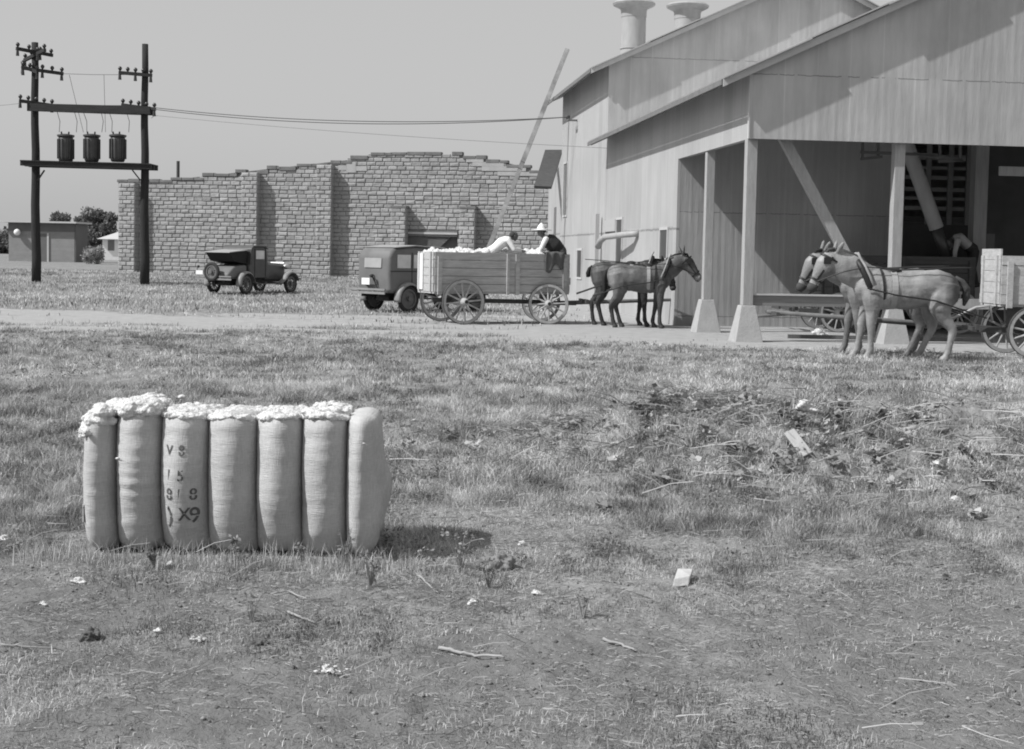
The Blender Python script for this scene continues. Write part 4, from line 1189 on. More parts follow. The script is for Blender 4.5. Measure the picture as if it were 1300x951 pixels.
m = MB(); a = pp(38, 137); b_ = pp(193, 141); m.bar(a + Vector((0, -.28, 0)), b_ + Vector((0, -.28, 0)), .14, .30); m.bar(a + Vector((0, .28, .05)), b_ + Vector((0, .28, 0)), .14, .30); m.build('top_beam', M['polebeam'], pf)
m = MB(); a = pp(32, 208.5); b_ = pp(196, 213)
for dy in (-.38, .0, .38): m.bar(a + Vector((0, dy * 1.3, 0)), b_ + Vector((0, dy * 1.3, 0)), .2, .17)
for k in range(26):
    c = a.lerp(b_, (k + .5) / 26); m.box(c.x - .09, c.x + .09, -.65, .65, c.z + .087, c.z + .13)
m.build('platform', M['polebeam'], pf)
for px_ in (50, 180):
    m = MB(); s = 1 if px_ < 100 else -1
    a = pp(px_, 216); m.bar(a + Vector((s * .3, -.3, -.02)), a + Vector((s * .0, -.2, -.42)), .05); m.build('knee_brace', M['iron_dark'], pf)
def crossarm(px, py, L, yaw, tilt, n):
    c = pp(px, py, -.22); d = Vector((math.cos(yaw), math.sin(yaw), tilt))
    m = MB(); m.bar(c - d * L / 2, c + d * L / 2, .10, .13); ca = m.build('crossarm', M['polebeam'], pf)
    for k in range(n):
        t_ = (k / (n - 1) - .5) * .92
        p = c + d * L * t_
        m = MB(); m.tube([p + Vector((0, 0, .06)), p + Vector((0, 0, .13)), p + Vector((0, 0, .17)), p + Vector((0, 0, .22)), p + Vector((0, 0, .25))], [.02, .07, .085, .06, .03], 8); m.build('insulator', M['ceramic'], ca, True)
        if k % 2 == 0:
            m = MB(); m.tube([p + Vector((0, -.03, -.06)), p + Vector((0, -.03, -.28))], [.05, .07], 8); m.build('fuse_cutout', M['ceramic'], ca)
crossarm(44, 66, 1.6, R(50), -.05, 4); crossarm(44, 70, 1.5, R(-40), .2, 4)
crossarm(54, 90, 1.6, R(12), -.10, 5); crossarm(38, 88, .9, R(-30), -.3, 3)
crossarm(46, 131, 1.3, R(20), -.10, 5)
crossarm(172, 94, 1.3, R(8), -.05, 5)
crossarm(176, 136, 1.4, R(-5), -.12, 5)
# drop leads from beam to transformers
m = MB()
for px_ in (72, 94, 105, 128, 138, 160):
    a = pp(px_, 140, -.3); b_ = pp(px_ + random.uniform(-1, 6), 168, -.1); mid = a.lerp(b_, .5) + Vector((.08, 0, 0)); m.tube([a, mid, b_], .012, 5)
for (xa, ya, xb, yb) in ((60, 93, 175, 95), (88, 95, 106, 168), (132, 95, 134, 168), (60, 132, 178, 134), (190, 140, 196, 146), (196, 146, 192, 150)):
    m.tube([pp(xa, ya, -.2), pp((xa + xb) / 2, (ya + yb) / 2 + .8, -.2), pp(xb, yb, -.2)], .009, 5)
m.build('jumper_wires', M['wire'], pf)
for i, px_ in enumerate((83.5, 116.5, 149.5)):
    c = atY(px_, 205.5, YP); c.z -= .0
    lab = ('dark ribbed transformer drum on the platform, the one by the outer left pole', 'middle dark ribbed transformer drum of the three on the pole platform', 'dark ribbed transformer drum on the platform, the one nearest the right pole')[i]
    t = empty('transformer', c, random.uniform(-.3, .3), lab, 'transformer', 'transformers on the pole platform')
    Ht = (205.5 - 170) / F * YP; r = .30
    m = MB(); m.tube([(0, 0, 0), (0, 0, .06), (0, 0, .2), (0, 0, Ht * .8), (0, 0, Ht * .88)], [r * .8, r * .92, r, r, r * .88], 24); o = m.build('tank', M['tank'], t, True)
    m = MB()
    for k in range(14):
        a = 2 * PI * k / 14; e = Vector((math.cos(a), math.sin(a), 0)); m.bar(e * (r - .01) + Vector((0, 0, .12)), e * (r - .01) + Vector((0, 0, Ht * .8)), .03, .10, up=e)
    m.build('cooling_fins', M['tank'], o)
    m = MB(); m.tube([(0, 0, Ht * .86), (0, 0, Ht * .9), (0, 0, Ht * .95), (0, 0, Ht * .99)], [r * .96, r * 1.14, r * 1.12, r * .3], 24); m.build('lid', M['tank'], t)
    for s in (-1, 1):
        m = MB(); m.tube([(s * .13, -.1, Ht * .93), (s * .15, -.12, Ht * 1.06)], [.04, .03], 8); m.build('bushing', M['ceramic'], t)

# wires running to the barn
bracket = bl(-.33, bv, bz + .12)
def wire(name, label, a, b_, sag, r, mt='wire', grp=None):
    m = MB(); a = Vector(a); b_ = Vector(b_); pts = []
    for k in range(41):
        t_ = k / 40; p = a.lerp(b_, t_) - a; p.z -= 4 * sag * t_ * (1 - t_); pts.append(p)
    m.tube(pts, r, 5); o = m.build(name, M[mt], None, loc=a); tag(o, label, 'wire', grp)
prt = pl0 + pp(190, 136, -.3)
wire('power_wire', 'upper of the two thick sagging wires between right utility pole and barn wall', prt, bracket + Vector((0, .1, 0)), .34, .015)
wire('power_wire', 'lower of the two thick sagging wires between right utility pole and barn wall', pl0 + pp(190, 138, -.3), bracket + Vector((0, -.1, -.02)), .40, .015)
wire('thin_wire', 'thin faint wire running lower across the sky to the annex roof', pl0 + pp(190, 146, 0), atY(770, 188, 44.2), .1, .007, 'wire_pale')
wire('thin_wire', 'thin wire leaving the left utility pole towards the left edge', pl0 + pp(40, 129, 0), atY(-60, 134, 62), .1, .008, 'wire_pale')

# ------------------------------------------------------------------ wagons
def make_wheel(parent, x, y, r, n=12, mt='wheelwood'):
    w = empty_part('wheel', parent)
    return w
wheel_cache = {}
def wheel(parent, x, y, r, side_, mt='wheelwood', n=12, rot=0.0, steer=0.0):
    """wooden wheel: felloe with iron tyre, hub, separate spokes"""
    key = (round(r, 3), mt)
    if key not in wheel_cache:
        m = MB(); m.ring((0, 0, 0), r - .075, r - .012, -.026, .026, 44); 
        m.bm.verts.index_update(); bmesh.ops.recalc_face_normals(m.bm, faces=m.bm.faces); fe = bpy.data.meshes.new('wheel'); m.bm.to_mesh(fe); fe.materials.append(M[mt])
        m = MB(); m.ring((0, 0, 0), r - .012, r, -.03, .03, 44); bmesh.ops.recalc_face_normals(m.bm, faces=m.bm.faces); ty = bpy.data.meshes.new('tyre'); m.bm.to_mesh(ty); ty.materials.append(M['iron'])
        m = MB(); m.tube([(0, -.17, 0), (0, -.15, 0), (0, -.06, 0), (0, .06, 0), (0, .13, 0)], [.045, .06, .095, .095, .06], 14); bmesh.ops.recalc_face_normals(m.bm, faces=m.bm.faces); hb = bpy.data.meshes.new('hub'); m.bm.to_mesh(hb); hb.materials.append(M[mt])
        m = MB(); m.tube([(0, -.185, 0), (0, -.168, 0)], [.04, .04], 12); bmesh.ops.recalc_face_normals(m.bm, faces=m.bm.faces); hc = bpy.data.meshes.new('hub_cap'); m.bm.to_mesh(hc); hc.materials.append(M['iron_dark'])
        m = MB(); m.tube([(.06, 0, 0), (.12, 0, 0), (r * .5, 0, 0), (r - .07, 0, 0)], [(.02, .026), (.022, .026), (.015, .018), (.014, .018)], 8); bmesh.ops.recalc_face_normals(m.bm, faces=m.bm.faces); sp = bpy.data.meshes.new('spoke'); m.bm.to_mesh(sp); sp.materials.append(M[mt])
        wheel_cache[key] = (fe, ty, hb, hc, sp)
    fe, ty, hb, hc, sp = wheel_cache[key]
    w = bpy.data.objects.new('wheel', fe); col.objects.link(w); w.parent = parent; w.location = (x, y, r)
    w.rotation_euler = (R(2.5) * side_, rot, steer + (PI if side_ > 0 else 0))
    for nm, me in (('tyre', ty), ('hub', hb), ('hub_cap', hc)):
        o = bpy.data.objects.new(nm, me); col.objects.link(o); o.parent = w
    for k in range(n):
        o = bpy.data.objects.new('spoke', sp); col.objects.link(o); o.parent = w; o.rotation_euler = (0, 2 * PI * k / n, 0)
    return w

def wagon(loc, rz, label, L=3.35, H=.92, zb=.76, wood='wagonwood', x_end=-.62, wb=2.2, rr=.50, rf=.46, track=1.45, W=1.05, cotton=True, tongue=3.2, steer=0.0, wheelm='wheelwood', tilt_tip=.62, front_high=0.0, ttip=None, group='farm wagons'):
    g = empty('farm_wagon', loc, rz, label, 'wagon', group)
    x0, x1 = x_end, x_end + L
    for s in (-1, 1):
        n = 5; 
        for_mb = MB()
        for k in range(n):
            za_, zb2 = zb + H * k / n, zb + H * (k + 1) / n
            j = random.uniform(-.006, .006)
            for_mb.box(x0 + random.uniform(-.01, .01), x1 + random.uniform(-.01, .02), min(s * W / 2, s * W / 2 + s * .03) + j, max(s * W / 2, s * W / 2 + s * .03) + j, za_ + .005, zb2 - .005)
        for_mb.build('side_board', M[wood], g)
        for xx in (x0 + .12, x0 + L * .53, x0 + L * .60, x1 - .14):
            p = MB(); ww = .05 if xx != x0 + L * .53 else .035
            p.box(xx - ww, xx + ww, min(s * (W / 2 + .035), s * (W / 2 + .08)), max(s * (W / 2 + .035), s * (W / 2 + .08)), zb - .06, zb + H - (.02 if random.random() < .5 else .1)); p.build('stake', M[wood], g)
    for xx, hx in ((x0, 0), (x1, front_high)):
        e = MB(); n = 5
        for k in range(n):
            e.box(xx - .015, xx + .015, -W / 2 + .02, W / 2 - .02, zb + (H + hx) * k / n + .004, zb + (H + hx) * (k + 1) / n - .004)
        s_ = -1 if xx == x0 else 1
        e.box(min(xx + s_ * .015, xx + s_ * .05), max(xx + s_ * .015, xx + s_ * .05), -W / 2 + .12, -W / 2 + .2, zb, zb + H); e.box(min(xx + s_ * .015, xx + s_ * .05), max(xx + s_ * .015, xx + s_ * .05), W / 2 - .2, W / 2 - .12, zb, zb + H)
        e.build('end_board', M[wood], g)
    fl = MB(); fl.box(x0, x1, -W / 2, W / 2, zb - .04, zb); fl.build('floor', M[wood], g)
    ax = MB(); ax.bar((0, -track / 2 + .1, rr), (0, track / 2 - .1, rr), .10, .12); ax.box(-.07, .07, -W / 2, W / 2, rr + .06, zb - .04); ax.build('axle', M['iron'], g)
    fa = MB(); rot = Matrix.Translation((wb, 0, 0)) @ Matrix.Rotation(steer, 4, 'Z')
    fa.bar(rot @ Vector((0, -track / 2 + .1, rf)), rot @ Vector((0, track / 2 - .1, rf)), .10, .12); fa.box(-.07, .07, -W / 2, W / 2, rf + .06, zb - .04, rot=rot); fa.build('axle', M['iron'], g)
    rc = MB(); rc.bar((-.5, 0, rr + .02), (wb, 0, rf + .02), .09, .1); rc.bar((0, -.02, rr), (wb * .45, .3, rr), .05); rc.build('reach_pole', M['wagonwood_dark'], g)
    for s in (-1, 1):
        wheel(g, 0, s * track / 2, rr, s, wheelm, rot=random.random())
        q = rot @ Vector((0, s * track / 2, 0)); wheel(g, q.x, q.y, rf, s, wheelm, rot=random.random(), steer=steer)
    hd = MB()
    hd.bar(rot @ Vector((-.3, -.22, rf)), rot @ Vector((.75, -.10, rf)), .07, .09); hd.bar(rot @ Vector((-.3, .22, rf)), rot @ Vector((.75, .10, rf)), .07, .09)
    hd.build('hounds', M['iron'], g)
    if tongue:
        t = MB(); tip = rot @ Vector((tongue, 0, tilt_tip)); st_ = rot @ Vector((.3, 0, rf)); t.tube([st_, st_.lerp(tip, .5), tip], [.055, .05, .035], 10); to = t.build('tongue', M['tonguewood'], g, True)
        d = MB(); d.bar(rot @ Vector((.95, -.6, rf + .06)), rot @ Vector((.95, .6, rf + .06)), .06, .09)
        for s in (-1, 1): d.bar(rot @ Vector((1.1, s * .25, rf + .05)), rot @ Vector((1.1, s * .85, rf + .05)), .045, .07)
        d.build('doubletree', M['iron'], to)
    if cotton:
        c = MB(); nx, ny = 190, 60; gr = []
        for i in range(nx + 1):
            r_ = []
            for j in range(ny + 1):
                u, v = i / nx, j / ny
                x = x0 + .03 + (L - .06) * u; y_ = -W / 2 + .01 + (W - .02) * v
                z = zb + H - .07 + .14 * (math.sin(PI * v) ** .5) * (.6 + .4 * math.sin(PI * u) ** .5) + .07 * mnoise.noise(Vector((x * 2.5, y_ * 3, 0))) + .07 * mnoise.noise(Vector((x * 9, y_ * 9, 2))) + .035 * mnoise.noise(Vector((x * 26, y_ * 26, 2)))
                r_.append(c.bm.verts.new((x, y_, z)))
            gr.append(r_)
        for i in range(nx):
            for j in range(ny): c.bm.faces.new((gr[i][j], gr[i + 1][j], gr[i + 1][j + 1], gr[i][j + 1]))
        co = c.build('cotton_load', M['cotton'], None, True); s_ = co.modifiers.new('s', 'SOLIDIFY'); s_.thickness = .08; s_.offset = -1
        co.location = Vector(loc); co.rotation_euler = (0, 0, rz)
        tag(co, cotton, 'cotton')
    return g

# wagon 1: loaded, heading right and away
H1 = R(24)
rw = gp(588, 412)                                # near rear wheel foot
d1 = Vector((math.cos(H1), math.sin(H1), 0)); n1 = Vector((-d1.y, d1.x, 0))
o1 = rw + n1 * .725; o1.z = 0
wg1 = wagon(o1, H1, 'high sided wooden wagon piled with cotton, standing in front of the block wall', cotton='raw white cotton heaped in the wagon before the block wall', tongue=3.5, steer=R(-18), L=3.45, H=.92, zb=.74, x_end=-.66, wb=2.4, rr=.52, rf=.48)
# pale strip on tail corner and dark coat thrown over the front
m = MB(); m.box(-.70, -.68, .12, .46, .78, 1.62); m.build('tail_panel', M['shirt'], wg1)
c = MB(); gr = []
for i in range(15):
    r_ = []
    for j in range(13):
        u, v = i / 14, j / 12
        x = 2.12 + .5 * u; prof_ = v * .9
        if prof_ < .45: y_ = -.2 - prof_; z = 1.70 + .02 * math.sin(u * 12)
        else: y_ = -.62 - .02 * math.sin(u * 14 + v * 4); z = 1.70 - (prof_ - .45) * (.95 - .25 * u + .2 * math.sin(u * 9))
        r_.append(c.bm.verts.new((x, y_, z + .015 * mnoise.noise(Vector((u * 5, v * 5, 0))))))
    gr.append(r_)
for i in range(14):
    for j in range(12): c.bm.faces.new((gr[i][j], gr[i + 1][j], gr[i + 1][j + 1], gr[i][j + 1]))
o = c.build('draped_coat', mat('grey_coat_cloth', .11, var=.3, scale=7), None, True); s_ = o.modifiers.new('s', 'SOLIDIFY'); s_.thickness = .02
o.location = o1; o.rotation_euler = (0, 0, H1); tag(o, 'crumpled dark coat thrown over the front corner of the loaded wagon', 'coat')

# ------------------------------------------------------------------ mules
def mule_shape(b, neck, head, ears, legs):
    Y = (0, 1, 0)
    b.tube([(-.80, 0, 1.16), (-.76, 0, 1.17), (-.66, 0, 1.19), (-.5, 0, 1.20), (-.28, 0, 1.17), (0, 0, 1.13), (.28, 0, 1.13), (.48, 0, 1.16), (.62, 0, 1.15), (.72, 0, 1.13), (.77, 0, 1.12)],
           [(.05, .07), (.13, .17), (.2, .24), (.25, .285), (.265, .29), (.285, .315), (.265, .32), (.225, .325), (.19, .28), (.14, .18), (.06, .08)], 22, side=Y)
    b.tube([(.34, 0, 1.30), (.56, 0, 1.30)] + [n[0] for n in neck], [(.09, .16), (.13, .24)] + [n[1] for n in neck], 16, side=Y)
    b.tube([h[0] for h in head], [h[1] for h in head], 16, side=Y)
    for (base, tip) in ears:
        base = Vector(base); tip = Vector(tip); d = tip - base
        b.tube([base, base + d * .15, base + d * .45, base + d * .8, tip], [(.03, .034), (.044, .042), (.048, .038), (.03, .025), .008], 8)
    for (s, dx, kind) in legs:
        if kind == 'f':
            y_ = s * .15
            b.tube([(.5 , y_ * .8, 1.18), (.5 + dx * .1, y_, .98), (.5 + dx * .25, y_, .78), (.51 + dx * .55, y_, .55), (.50 + dx * .6, y_, .46), (.50 + dx * .8, y_, .30), (.50 + dx * .95, y_, .15), (.53 + dx, y_, .08), (.55 + dx, y_, .05), (.565 + dx, y_, -.005)],
                   [(.11, .18), (.11, .165), (.08, .105), (.058, .07), (.056, .062), (.041, .046), (.05, .055), (.047, .05), (.062, .066), (.068, .078)], 12, side=(0, 1, 0))
        else:
            y_ = s * .16
            b.tube([(-.56, y_ * .75, 1.25), (-.53, y_, 1.02), (-.50 + dx * .1, y_, .86), (-.57 + dx * .35, y_, .70), (-.70 + dx * .6, y_, .54), (-.715 + dx * .7, y_, .46), (-.69 + dx * .85, y_, .30), (-.665 + dx * .95, y_, .15), (-.64 + dx, y_, .08), (-.62 + dx, y_, .05), (-.605 + dx, y_, -.005)],
                   [(.14, .25), (.14, .235), (.12, .185), (.08, .118), (.058, .078), (.052, .062), (.043, .05), (.05, .056), (.047, .05), (.062, .066), (.068, .078)], 12, side=(0, 1, 0))
NECK_A = [((.80, 0, 1.42), (.115, .235)), ((.96, 0, 1.53), (.10, .20)), ((1.08, 0, 1.60), (.085, .155))]
HEAD_A = [((1.03, 0, 1.67), (.05, .06)), ((1.09, 0, 1.61), (.095, .14)), ((1.19, 0, 1.50), (.102, .165)), ((1.30, 0, 1.36), (.08, .125)), ((1.38, 0, 1.26), (.064, .092)), ((1.44, 0, 1.18), (.066, .088)), ((1.48, 0, 1.13), (.045, .055))]
EARS_A = [((1.02, .05, 1.72), (.93, .12, 1.93)), ((1.05, -.05, 1.72), (1.07, -.14, 1.96))]
NECK_B = [((.80, 0, 1.42), (.12, .25)), ((.97, 0, 1.54), (.105, .21)), ((1.08, 0, 1.63), (.09, .165))]
HEAD_B = [((1.04, 0, 1.71), (.05, .05)), ((1.10, 0, 1.65), (.095, .14)), ((1.19, 0, 1.52), (.104, .165)), ((1.27, 0, 1.38), (.078, .125)), ((1.34, 0, 1.25), (.056, .085)), ((1.395, 0, 1.14), (.058, .072)), ((1.42, 0, 1.08), (.042, .045))]
EARS_B = [((1.04, .055, 1.72), (.96, .12, 1.90)), ((1.07, -.055, 1.72), (1.02, -.11, 1.92))]
def mule(loc, rz, label, coat, neck, head, ears, legs, mane='mane', sc=1.0, sx=1.0, harness=True, pad='leather_pale', group='harnessed mules', tailshape=None):
    g = empty('mule', loc, rz, label, 'mule', group); g.scale = (sc * sx, sc, sc)
    blob('body', lambda b: mule_shape(b, neck, head, ears, legs), M[coat], g, .017, 3)
    bd = [c for c in children(g) if c.name.startswith('body')][0]
    nr = [v.normal.copy() for v in bd.data.vertices]
    for v, n in zip(bd.data.vertices, nr):
        c = v.co
        w = .022 * mnoise.noise(Vector((c.x * 3.2, c.y * 4, c.z * 2.6 + loc.x))) + .007 * mnoise.noise(Vector((c.x * 9, c.y * 9, c.z * 7)))
        if .1 < c.x < .45 and .75 < c.z < 1.3: w += -.006 * math.cos((c.x - .1) * 60) * .5
        v.co = c + n * w * (1 if c.z > .8 else .25)
    hb_ = bmesh.new(); me_ = bd.data; rnd = random.Random(len(label)); nv_ = len(me_.vertices); co_ = []
    for _ in range(5200):
        k = rnd.randrange(nv_); p_ = me_.vertices[k].co.copy(); n_ = nr[k]
        if p_.z < .12: continue
        d_ = (n_ * .55 + Vector((-.7 + rnd.gauss(0, .3), rnd.gauss(0, .25), -.55 + rnd.gauss(0, .3)))).normalized() * rnd.uniform(.012, .034) * (1.0 if p_.z > .5 else 1.3)
        w_ = d_.cross(n_).normalized() * .0028; p_ -= n_ * .003
        hb_.faces.new((hb_.verts.new(p_ - w_), hb_.verts.new(p_ + w_), hb_.verts.new(p_ + d_)))
    hm_ = bpy.data.meshes.new('coat_hair'); hb_.to_mesh(hm_); hb_.free(); link('coat_hair', hm_, M[coat], bd)
    t = MB(); t.tube(tailshape or [(-.76, 0, 1.36), (-.84, 0, 1.30), (-.88, 0, 1.12), (-.87, 0, .90), (-.86, 0, .68)], [.03, .04, .06, .055, .02], 10); t.build('tail', M[mane], g, True)
    n0, n1_, n2 = neck
    def crest(n, k=1.0):
        tdir = (neck[2][0][0] - neck[0][0][0], neck[2][0][2] - neck[0][0][2]); l = math.hypot(*tdir); nx, nz_ = -tdir[1] / l, tdir[0] / l
        return Vector((n[0][0] + nx * n[1][1] * k, 0, n[0][2] + nz_ * n[1][1] * k))
    t = MB(); pts = [Vector((.55, 0, 1.50)), crest(n0), crest(n1_), crest(n2)]; t.tube(pts, [(.016, .02), (.02, .035), (.02, .04), (.018, .035)], 8, side=(0, 1, 0)); t.build('mane', M[mane], g, True)
    q0, q1, q2 = head[4], head[5], head[6]
    t = MB(); t.tube([Vector(q0[0]).lerp(Vector(q1[0]), .45), q1[0], q2[0]], [(q1[1][0] * 1.06, q1[1][1] * 1.1), (q1[1][0] * 1.12, q1[1][1] * 1.12), (q2[1][0] * 1.1, q2[1][1] * 1.1)], 16, side=(0, 1, 0)); o = t.build('muzzle', M['muzzle_pale' if coat == 'mule_brown' else 'muzzle_dark'], g, True)
    t = MB()
    c2 = Vector(head[1][0]); t.tube([c2 + Vector((-.03, 0, .13)), c2 + Vector((.06, 0, .12)), c2 + Vector((.12, 0, .03))], [(.04, .03), (.045, .025), (.02, .01)], 8, side=(0, 1, 0)); t.build('forelock', M[mane], g, True)
    # eyes
    h = head[2]
    for s in (-1, 1):
        e = MB(); e.ball((h[0][0] - .01, s * .083, h[0][2] + .06), .02, 8); e.build('eye', M['leather'], g, True)
    if harness:
        def loop(c, ry, rz_, tilt, w, th=.014, nm='strap', mt='leather', seg=30, par=None):
            m = MB(); rot = Matrix.Translation(c) @ Matrix.Rotation(tilt, 4, 'Y'); rows = []
            for k in range(seg):
                a = 2 * PI * k / seg; row = []
                for dx, o_ in ((-w / 2, 0), (w / 2, 0), (w / 2, th), (-w / 2, th)):
                    row.append(m.bm.verts.new(rot @ Vector((dx, math.cos(a) * (ry + o_), math.sin(a) * (rz_ + o_)))))
                rows.append(row)
            for k in range(seg):
                a, b_ = rows[k], rows[(k + 1) % seg]
                for j in range(4): m.bm.faces.new((a[j], a[(j + 1) % 4], b_[(j + 1) % 4], b_[j]))
            return m.build(nm, M[mt], par or g)
        # padded collar, hames
        m = MB(); rot = Matrix.Translation((.60, 0, 1.27)) @ Matrix.Rotation(R(22), 4, 'Y'); pts = []
        for k in range(33):
            a = 2 * PI * k / 32; pts.append(rot @ Vector((0, math.sin(a) * .20, math.cos(a) * .345)))
        m.tube(pts, .05, 10, cap=False); hc_ = m.build('collar', M['leather'], g, True)
        for s in (-1, 1):
            m = MB(); pts = [rot @ Vector((-.045, s * .06, -.34)), rot @ Vector((-.05, s * .19, -.18)), rot @ Vector((-.05, s * .245, .05)), rot @ Vector((-.05, s * .18, .26)), rot @ Vector((-.05, s * .07, .38)), rot @ Vector((-.04, s * .09, .48))]
            m.tube(pts, .02, 8); m.build('hame', M['leather_pale'], hc_, True)
        loop((.20, 0, 1.14), .268, .305, 0, .085, nm='back_band', mt=pad)
        loop((.36, 0, 1.15), .25, .312, R(4), .035, nm='belly_band')
        # saddle pad
        m = MB(); m.tube([(.14, -.09, 1.43), (.2, 0, 1.47), (.14, .09, 1.43)], [(.10, .03), (.12, .035), (.10, .03)], 10, side=(1, 0, 0)); m.build('saddle_pad', M['leather'], g, True)
        # bridle: cheek straps, noseband, browband, blinkers
        h1, h2, h3, h4 = head[1], head[2], head[3], head[4]
        ta = math.atan2(h4[0][0] - h1[0][0], -(h4[0][2] - h1[0][2]))
        loop((h4[0][0] - .01, 0, h4[0][2] + .02), h4[1][0] + .008, h4[1][1] + .012, PI / 2 - ta, .028, nm='noseband')
        loop((h1[0][0] + .03, 0, h1[0][2] - .03), h1[1][0] + .012, h1[1][1] + .022, PI / 2 - ta, .028, nm='browband')
        for s in (-1, 1):
            m = MB(); m.bar((h1[0][0] + .01, s * .098, h1[0][2] + .0), (h4[0][0] - .0, s * (h4[1][0] + .012), h4[0][2] + .01), .012, .03, up=(1, 0, 0)); m.build('cheek_strap', M['leather'], g)
            m = MB(); m.box(h2[0][0] - .05, h2[0][0] + .06, s * .112 - .006, s * .112 + .006, h2[0][2] + .015, h2[0][2] + .125); m.build('blinker', M['leather'], g)
            m = MB(); zt_ = 1.03; m.tube([(.62, s * .27, 1.16), (.2, s * .30, 1.06), (-.4, s * .30, .98), (-1.15, s * .34, .72)], .014, 6); m.build('trace', M['leather'], g)
            m = MB(); m.tube([(h4[0][0], s * .07, h4[0][2]), (.95, s * .16, 1.42), (.62, s * .20, 1.50), (.1, s * .22, 1.46), (-.5, s * .2, 1.5), (-.95, s * .16, 1.52)], .009, 5); m.build('rein', M['leather'], g)
    return g

fn1 = gp(840, 417); fn1.z = 0
H2 = R(-2)
dm = Vector((math.cos(H2), math.sin(H2), 0)); nm_ = Vector((-dm.y, dm.x, 0))
LG = [(-1, .0, 'f'), (1, -.16, 'f'), (-1, .02, 'h'), (1, .2, 'h')]
nearm = fn1 - dm * .52 + nm_ * .15
mule(nearm, H2, 'brown mule with pale belly strap, nearer of the pair at the loaded cotton wagon', 'mule_brown', NECK_A, HEAD_A, EARS_A, LG, group='mules hitched to the loaded wagon', sc=.99, sx=.94)
farm = nearm + nm_ * .74 - dm * .36
NECK_L = [((.80, 0, 1.36), (.09, .18)), ((.95, 0, 1.38), (.08, .15)), ((1.05, 0, 1.38), (.07, .12))]
HEAD_L = [((1.00, 0, 1.44), (.05, .06)), ((1.06, 0, 1.38), (.085, .12)), ((1.12, 0, 1.26), (.092, .145)), ((1.18, 0, 1.10), (.07, .105)), ((1.22, 0, .98), (.056, .08)), ((1.25, 0, .89), (.057, .072)), ((1.26, 0, .84), (.035, .04))]
EARS_L = [((1.0, .05, 1.48), (.90, .12, 1.64)), ((1.02, -.05, 1.48), (.93, -.12, 1.65))]
LG2 = [(-1, .06, 'f'), (1, -.1, 'f'), (-1, .16, 'h'), (1, -.06, 'h')]
mule(farm, H2, 'darker mule with raised rump, mostly behind the brown mule at the cotton wagon', 'mule_black', NECK_L, HEAD_L, EARS_L, LG2, group='mules hitched to the loaded wagon', sc=1.02, sx=.93, tailshape=[(-.76, 0, 1.37), (-.84, 0, 1.31), (-.87, .0, 1.2), (-.86, .02, 1.12)])

# team 2 facing left, at the shed
fn2 = gp(1102, 455); fn2.z = 0
H3 = R(180)
near2 = fn2 + Vector((.54 * 1.13, 0, 0)) - Vector((0, -.16, 0))
LG3 = [(1, .02, 'f'), (-1, .16, 'f'), (1, .02, 'h'), (-1, .36, 'h')]
mule(near2, H3, 'pale dusty mule facing left, the nearer of the pair in front of the shed posts', 'mule_pale', NECK_B, HEAD_B, EARS_B, LG3, group='mules standing at the open shed', mane='mane_grey', sc=1.03, sx=1.08, tailshape=[(-.76, 0, 1.36), (-.86, 0, 1.30), (-.93, 0, 1.18), (-.93, 0, 1.03), (-.90, 0, .9)])
far2 = near2 + Vector((-.02, 1.05, 0))
HEAD_C = [((p[0] - .0, p[1], p[2] - .03), r_) for p, r_ in HEAD_B]
LG4 = [(1, -.05, 'f'), (-1, .12, 'f'), (1, .3, 'h'), (-1, .15, 'h')]
mule(far2, H3, 'darker grey mule facing left, half hidden behind the pale mule at the shed', 'mule_roan', NECK_B, HEAD_C, EARS_B, LG4, group='mules standing at the open shed', mane='mane', sc=1.04, sx=1.04)

# wagon 2 at right edge, heading left
w2n = gp(1312, 455); w2n.z = 0
o2 = Vector((w2n.x, w2n.y + .73, 0)); 
wg2 = wagon(o2 + Vector((2.3, 0, 0)), R(180), 'empty pale board wagon cut by the right edge, hitched to the pale mules', wood='wagonwood_light', cotton=None, L=3.3, H=.86, zb=.93, x_end=-.45, wb=2.3, rr=.52, rf=.46, tongue=4.55, tilt_tip=.70, front_high=.12, steer=0)
m = MB(); m.bar((4.0 + 2.75, -.55, .68), (4.0 + 2.75, .55, .68), .06); m.build('neck_yoke', M['iron'], wg2)
# bent brake iron and singletree tangle at its front
m = MB(); m.tube([(3.9, .25, .55), (3.55, .28, .68), (3.2, .3, .86), (2.95, .3, .9), (2.9, .3, .62)], .025, 8); m.build('brake_iron', M['wheelwood'], wg2, True)

# wagon 3 inside the shed
w3 = bl(front(1222, 400, V1 - 2.3)[0], V1 - 1.35); w3.z = 0
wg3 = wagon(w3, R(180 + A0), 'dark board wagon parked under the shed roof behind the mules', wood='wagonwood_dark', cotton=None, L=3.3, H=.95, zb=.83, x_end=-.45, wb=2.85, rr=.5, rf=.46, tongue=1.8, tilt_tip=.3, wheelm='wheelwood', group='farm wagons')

# suction pipe hanging over it
a = front(1152, 186, V1 - 1.35); b_ = front(1189, 290, V1 - 1.35); c_ = front(1203, 330, V1 - 1.35)
sp_ = bl(a[0], V1 - 1.35, 0)
st = empty('suction_pipe', sp_, R(A0), 'slanting telescopic suction pipe hanging down into the dark wagon in the shed', 'pipe')
dd = Vector((b_[0] - a[0], 0, b_[1] - a[1]))
m = MB(); m.tube([(-.15, 0, a[1] + .42), (0, 0, a[1]), (dd.x, 0, b_[1])], [.17, .17, .17], 18); o = m.build('outer_tube', M['ironpipe'], st, True); o.modifiers.new('e', 'EDGE_SPLIT')
m = MB(); m.tube([(dd.x * .98, 0, a[1] + dd.z * .98), (c_[0] - a[0], 0, c_[1])], [.13, .13], 18); m.build('inner_tube', M['tank'], st, True)

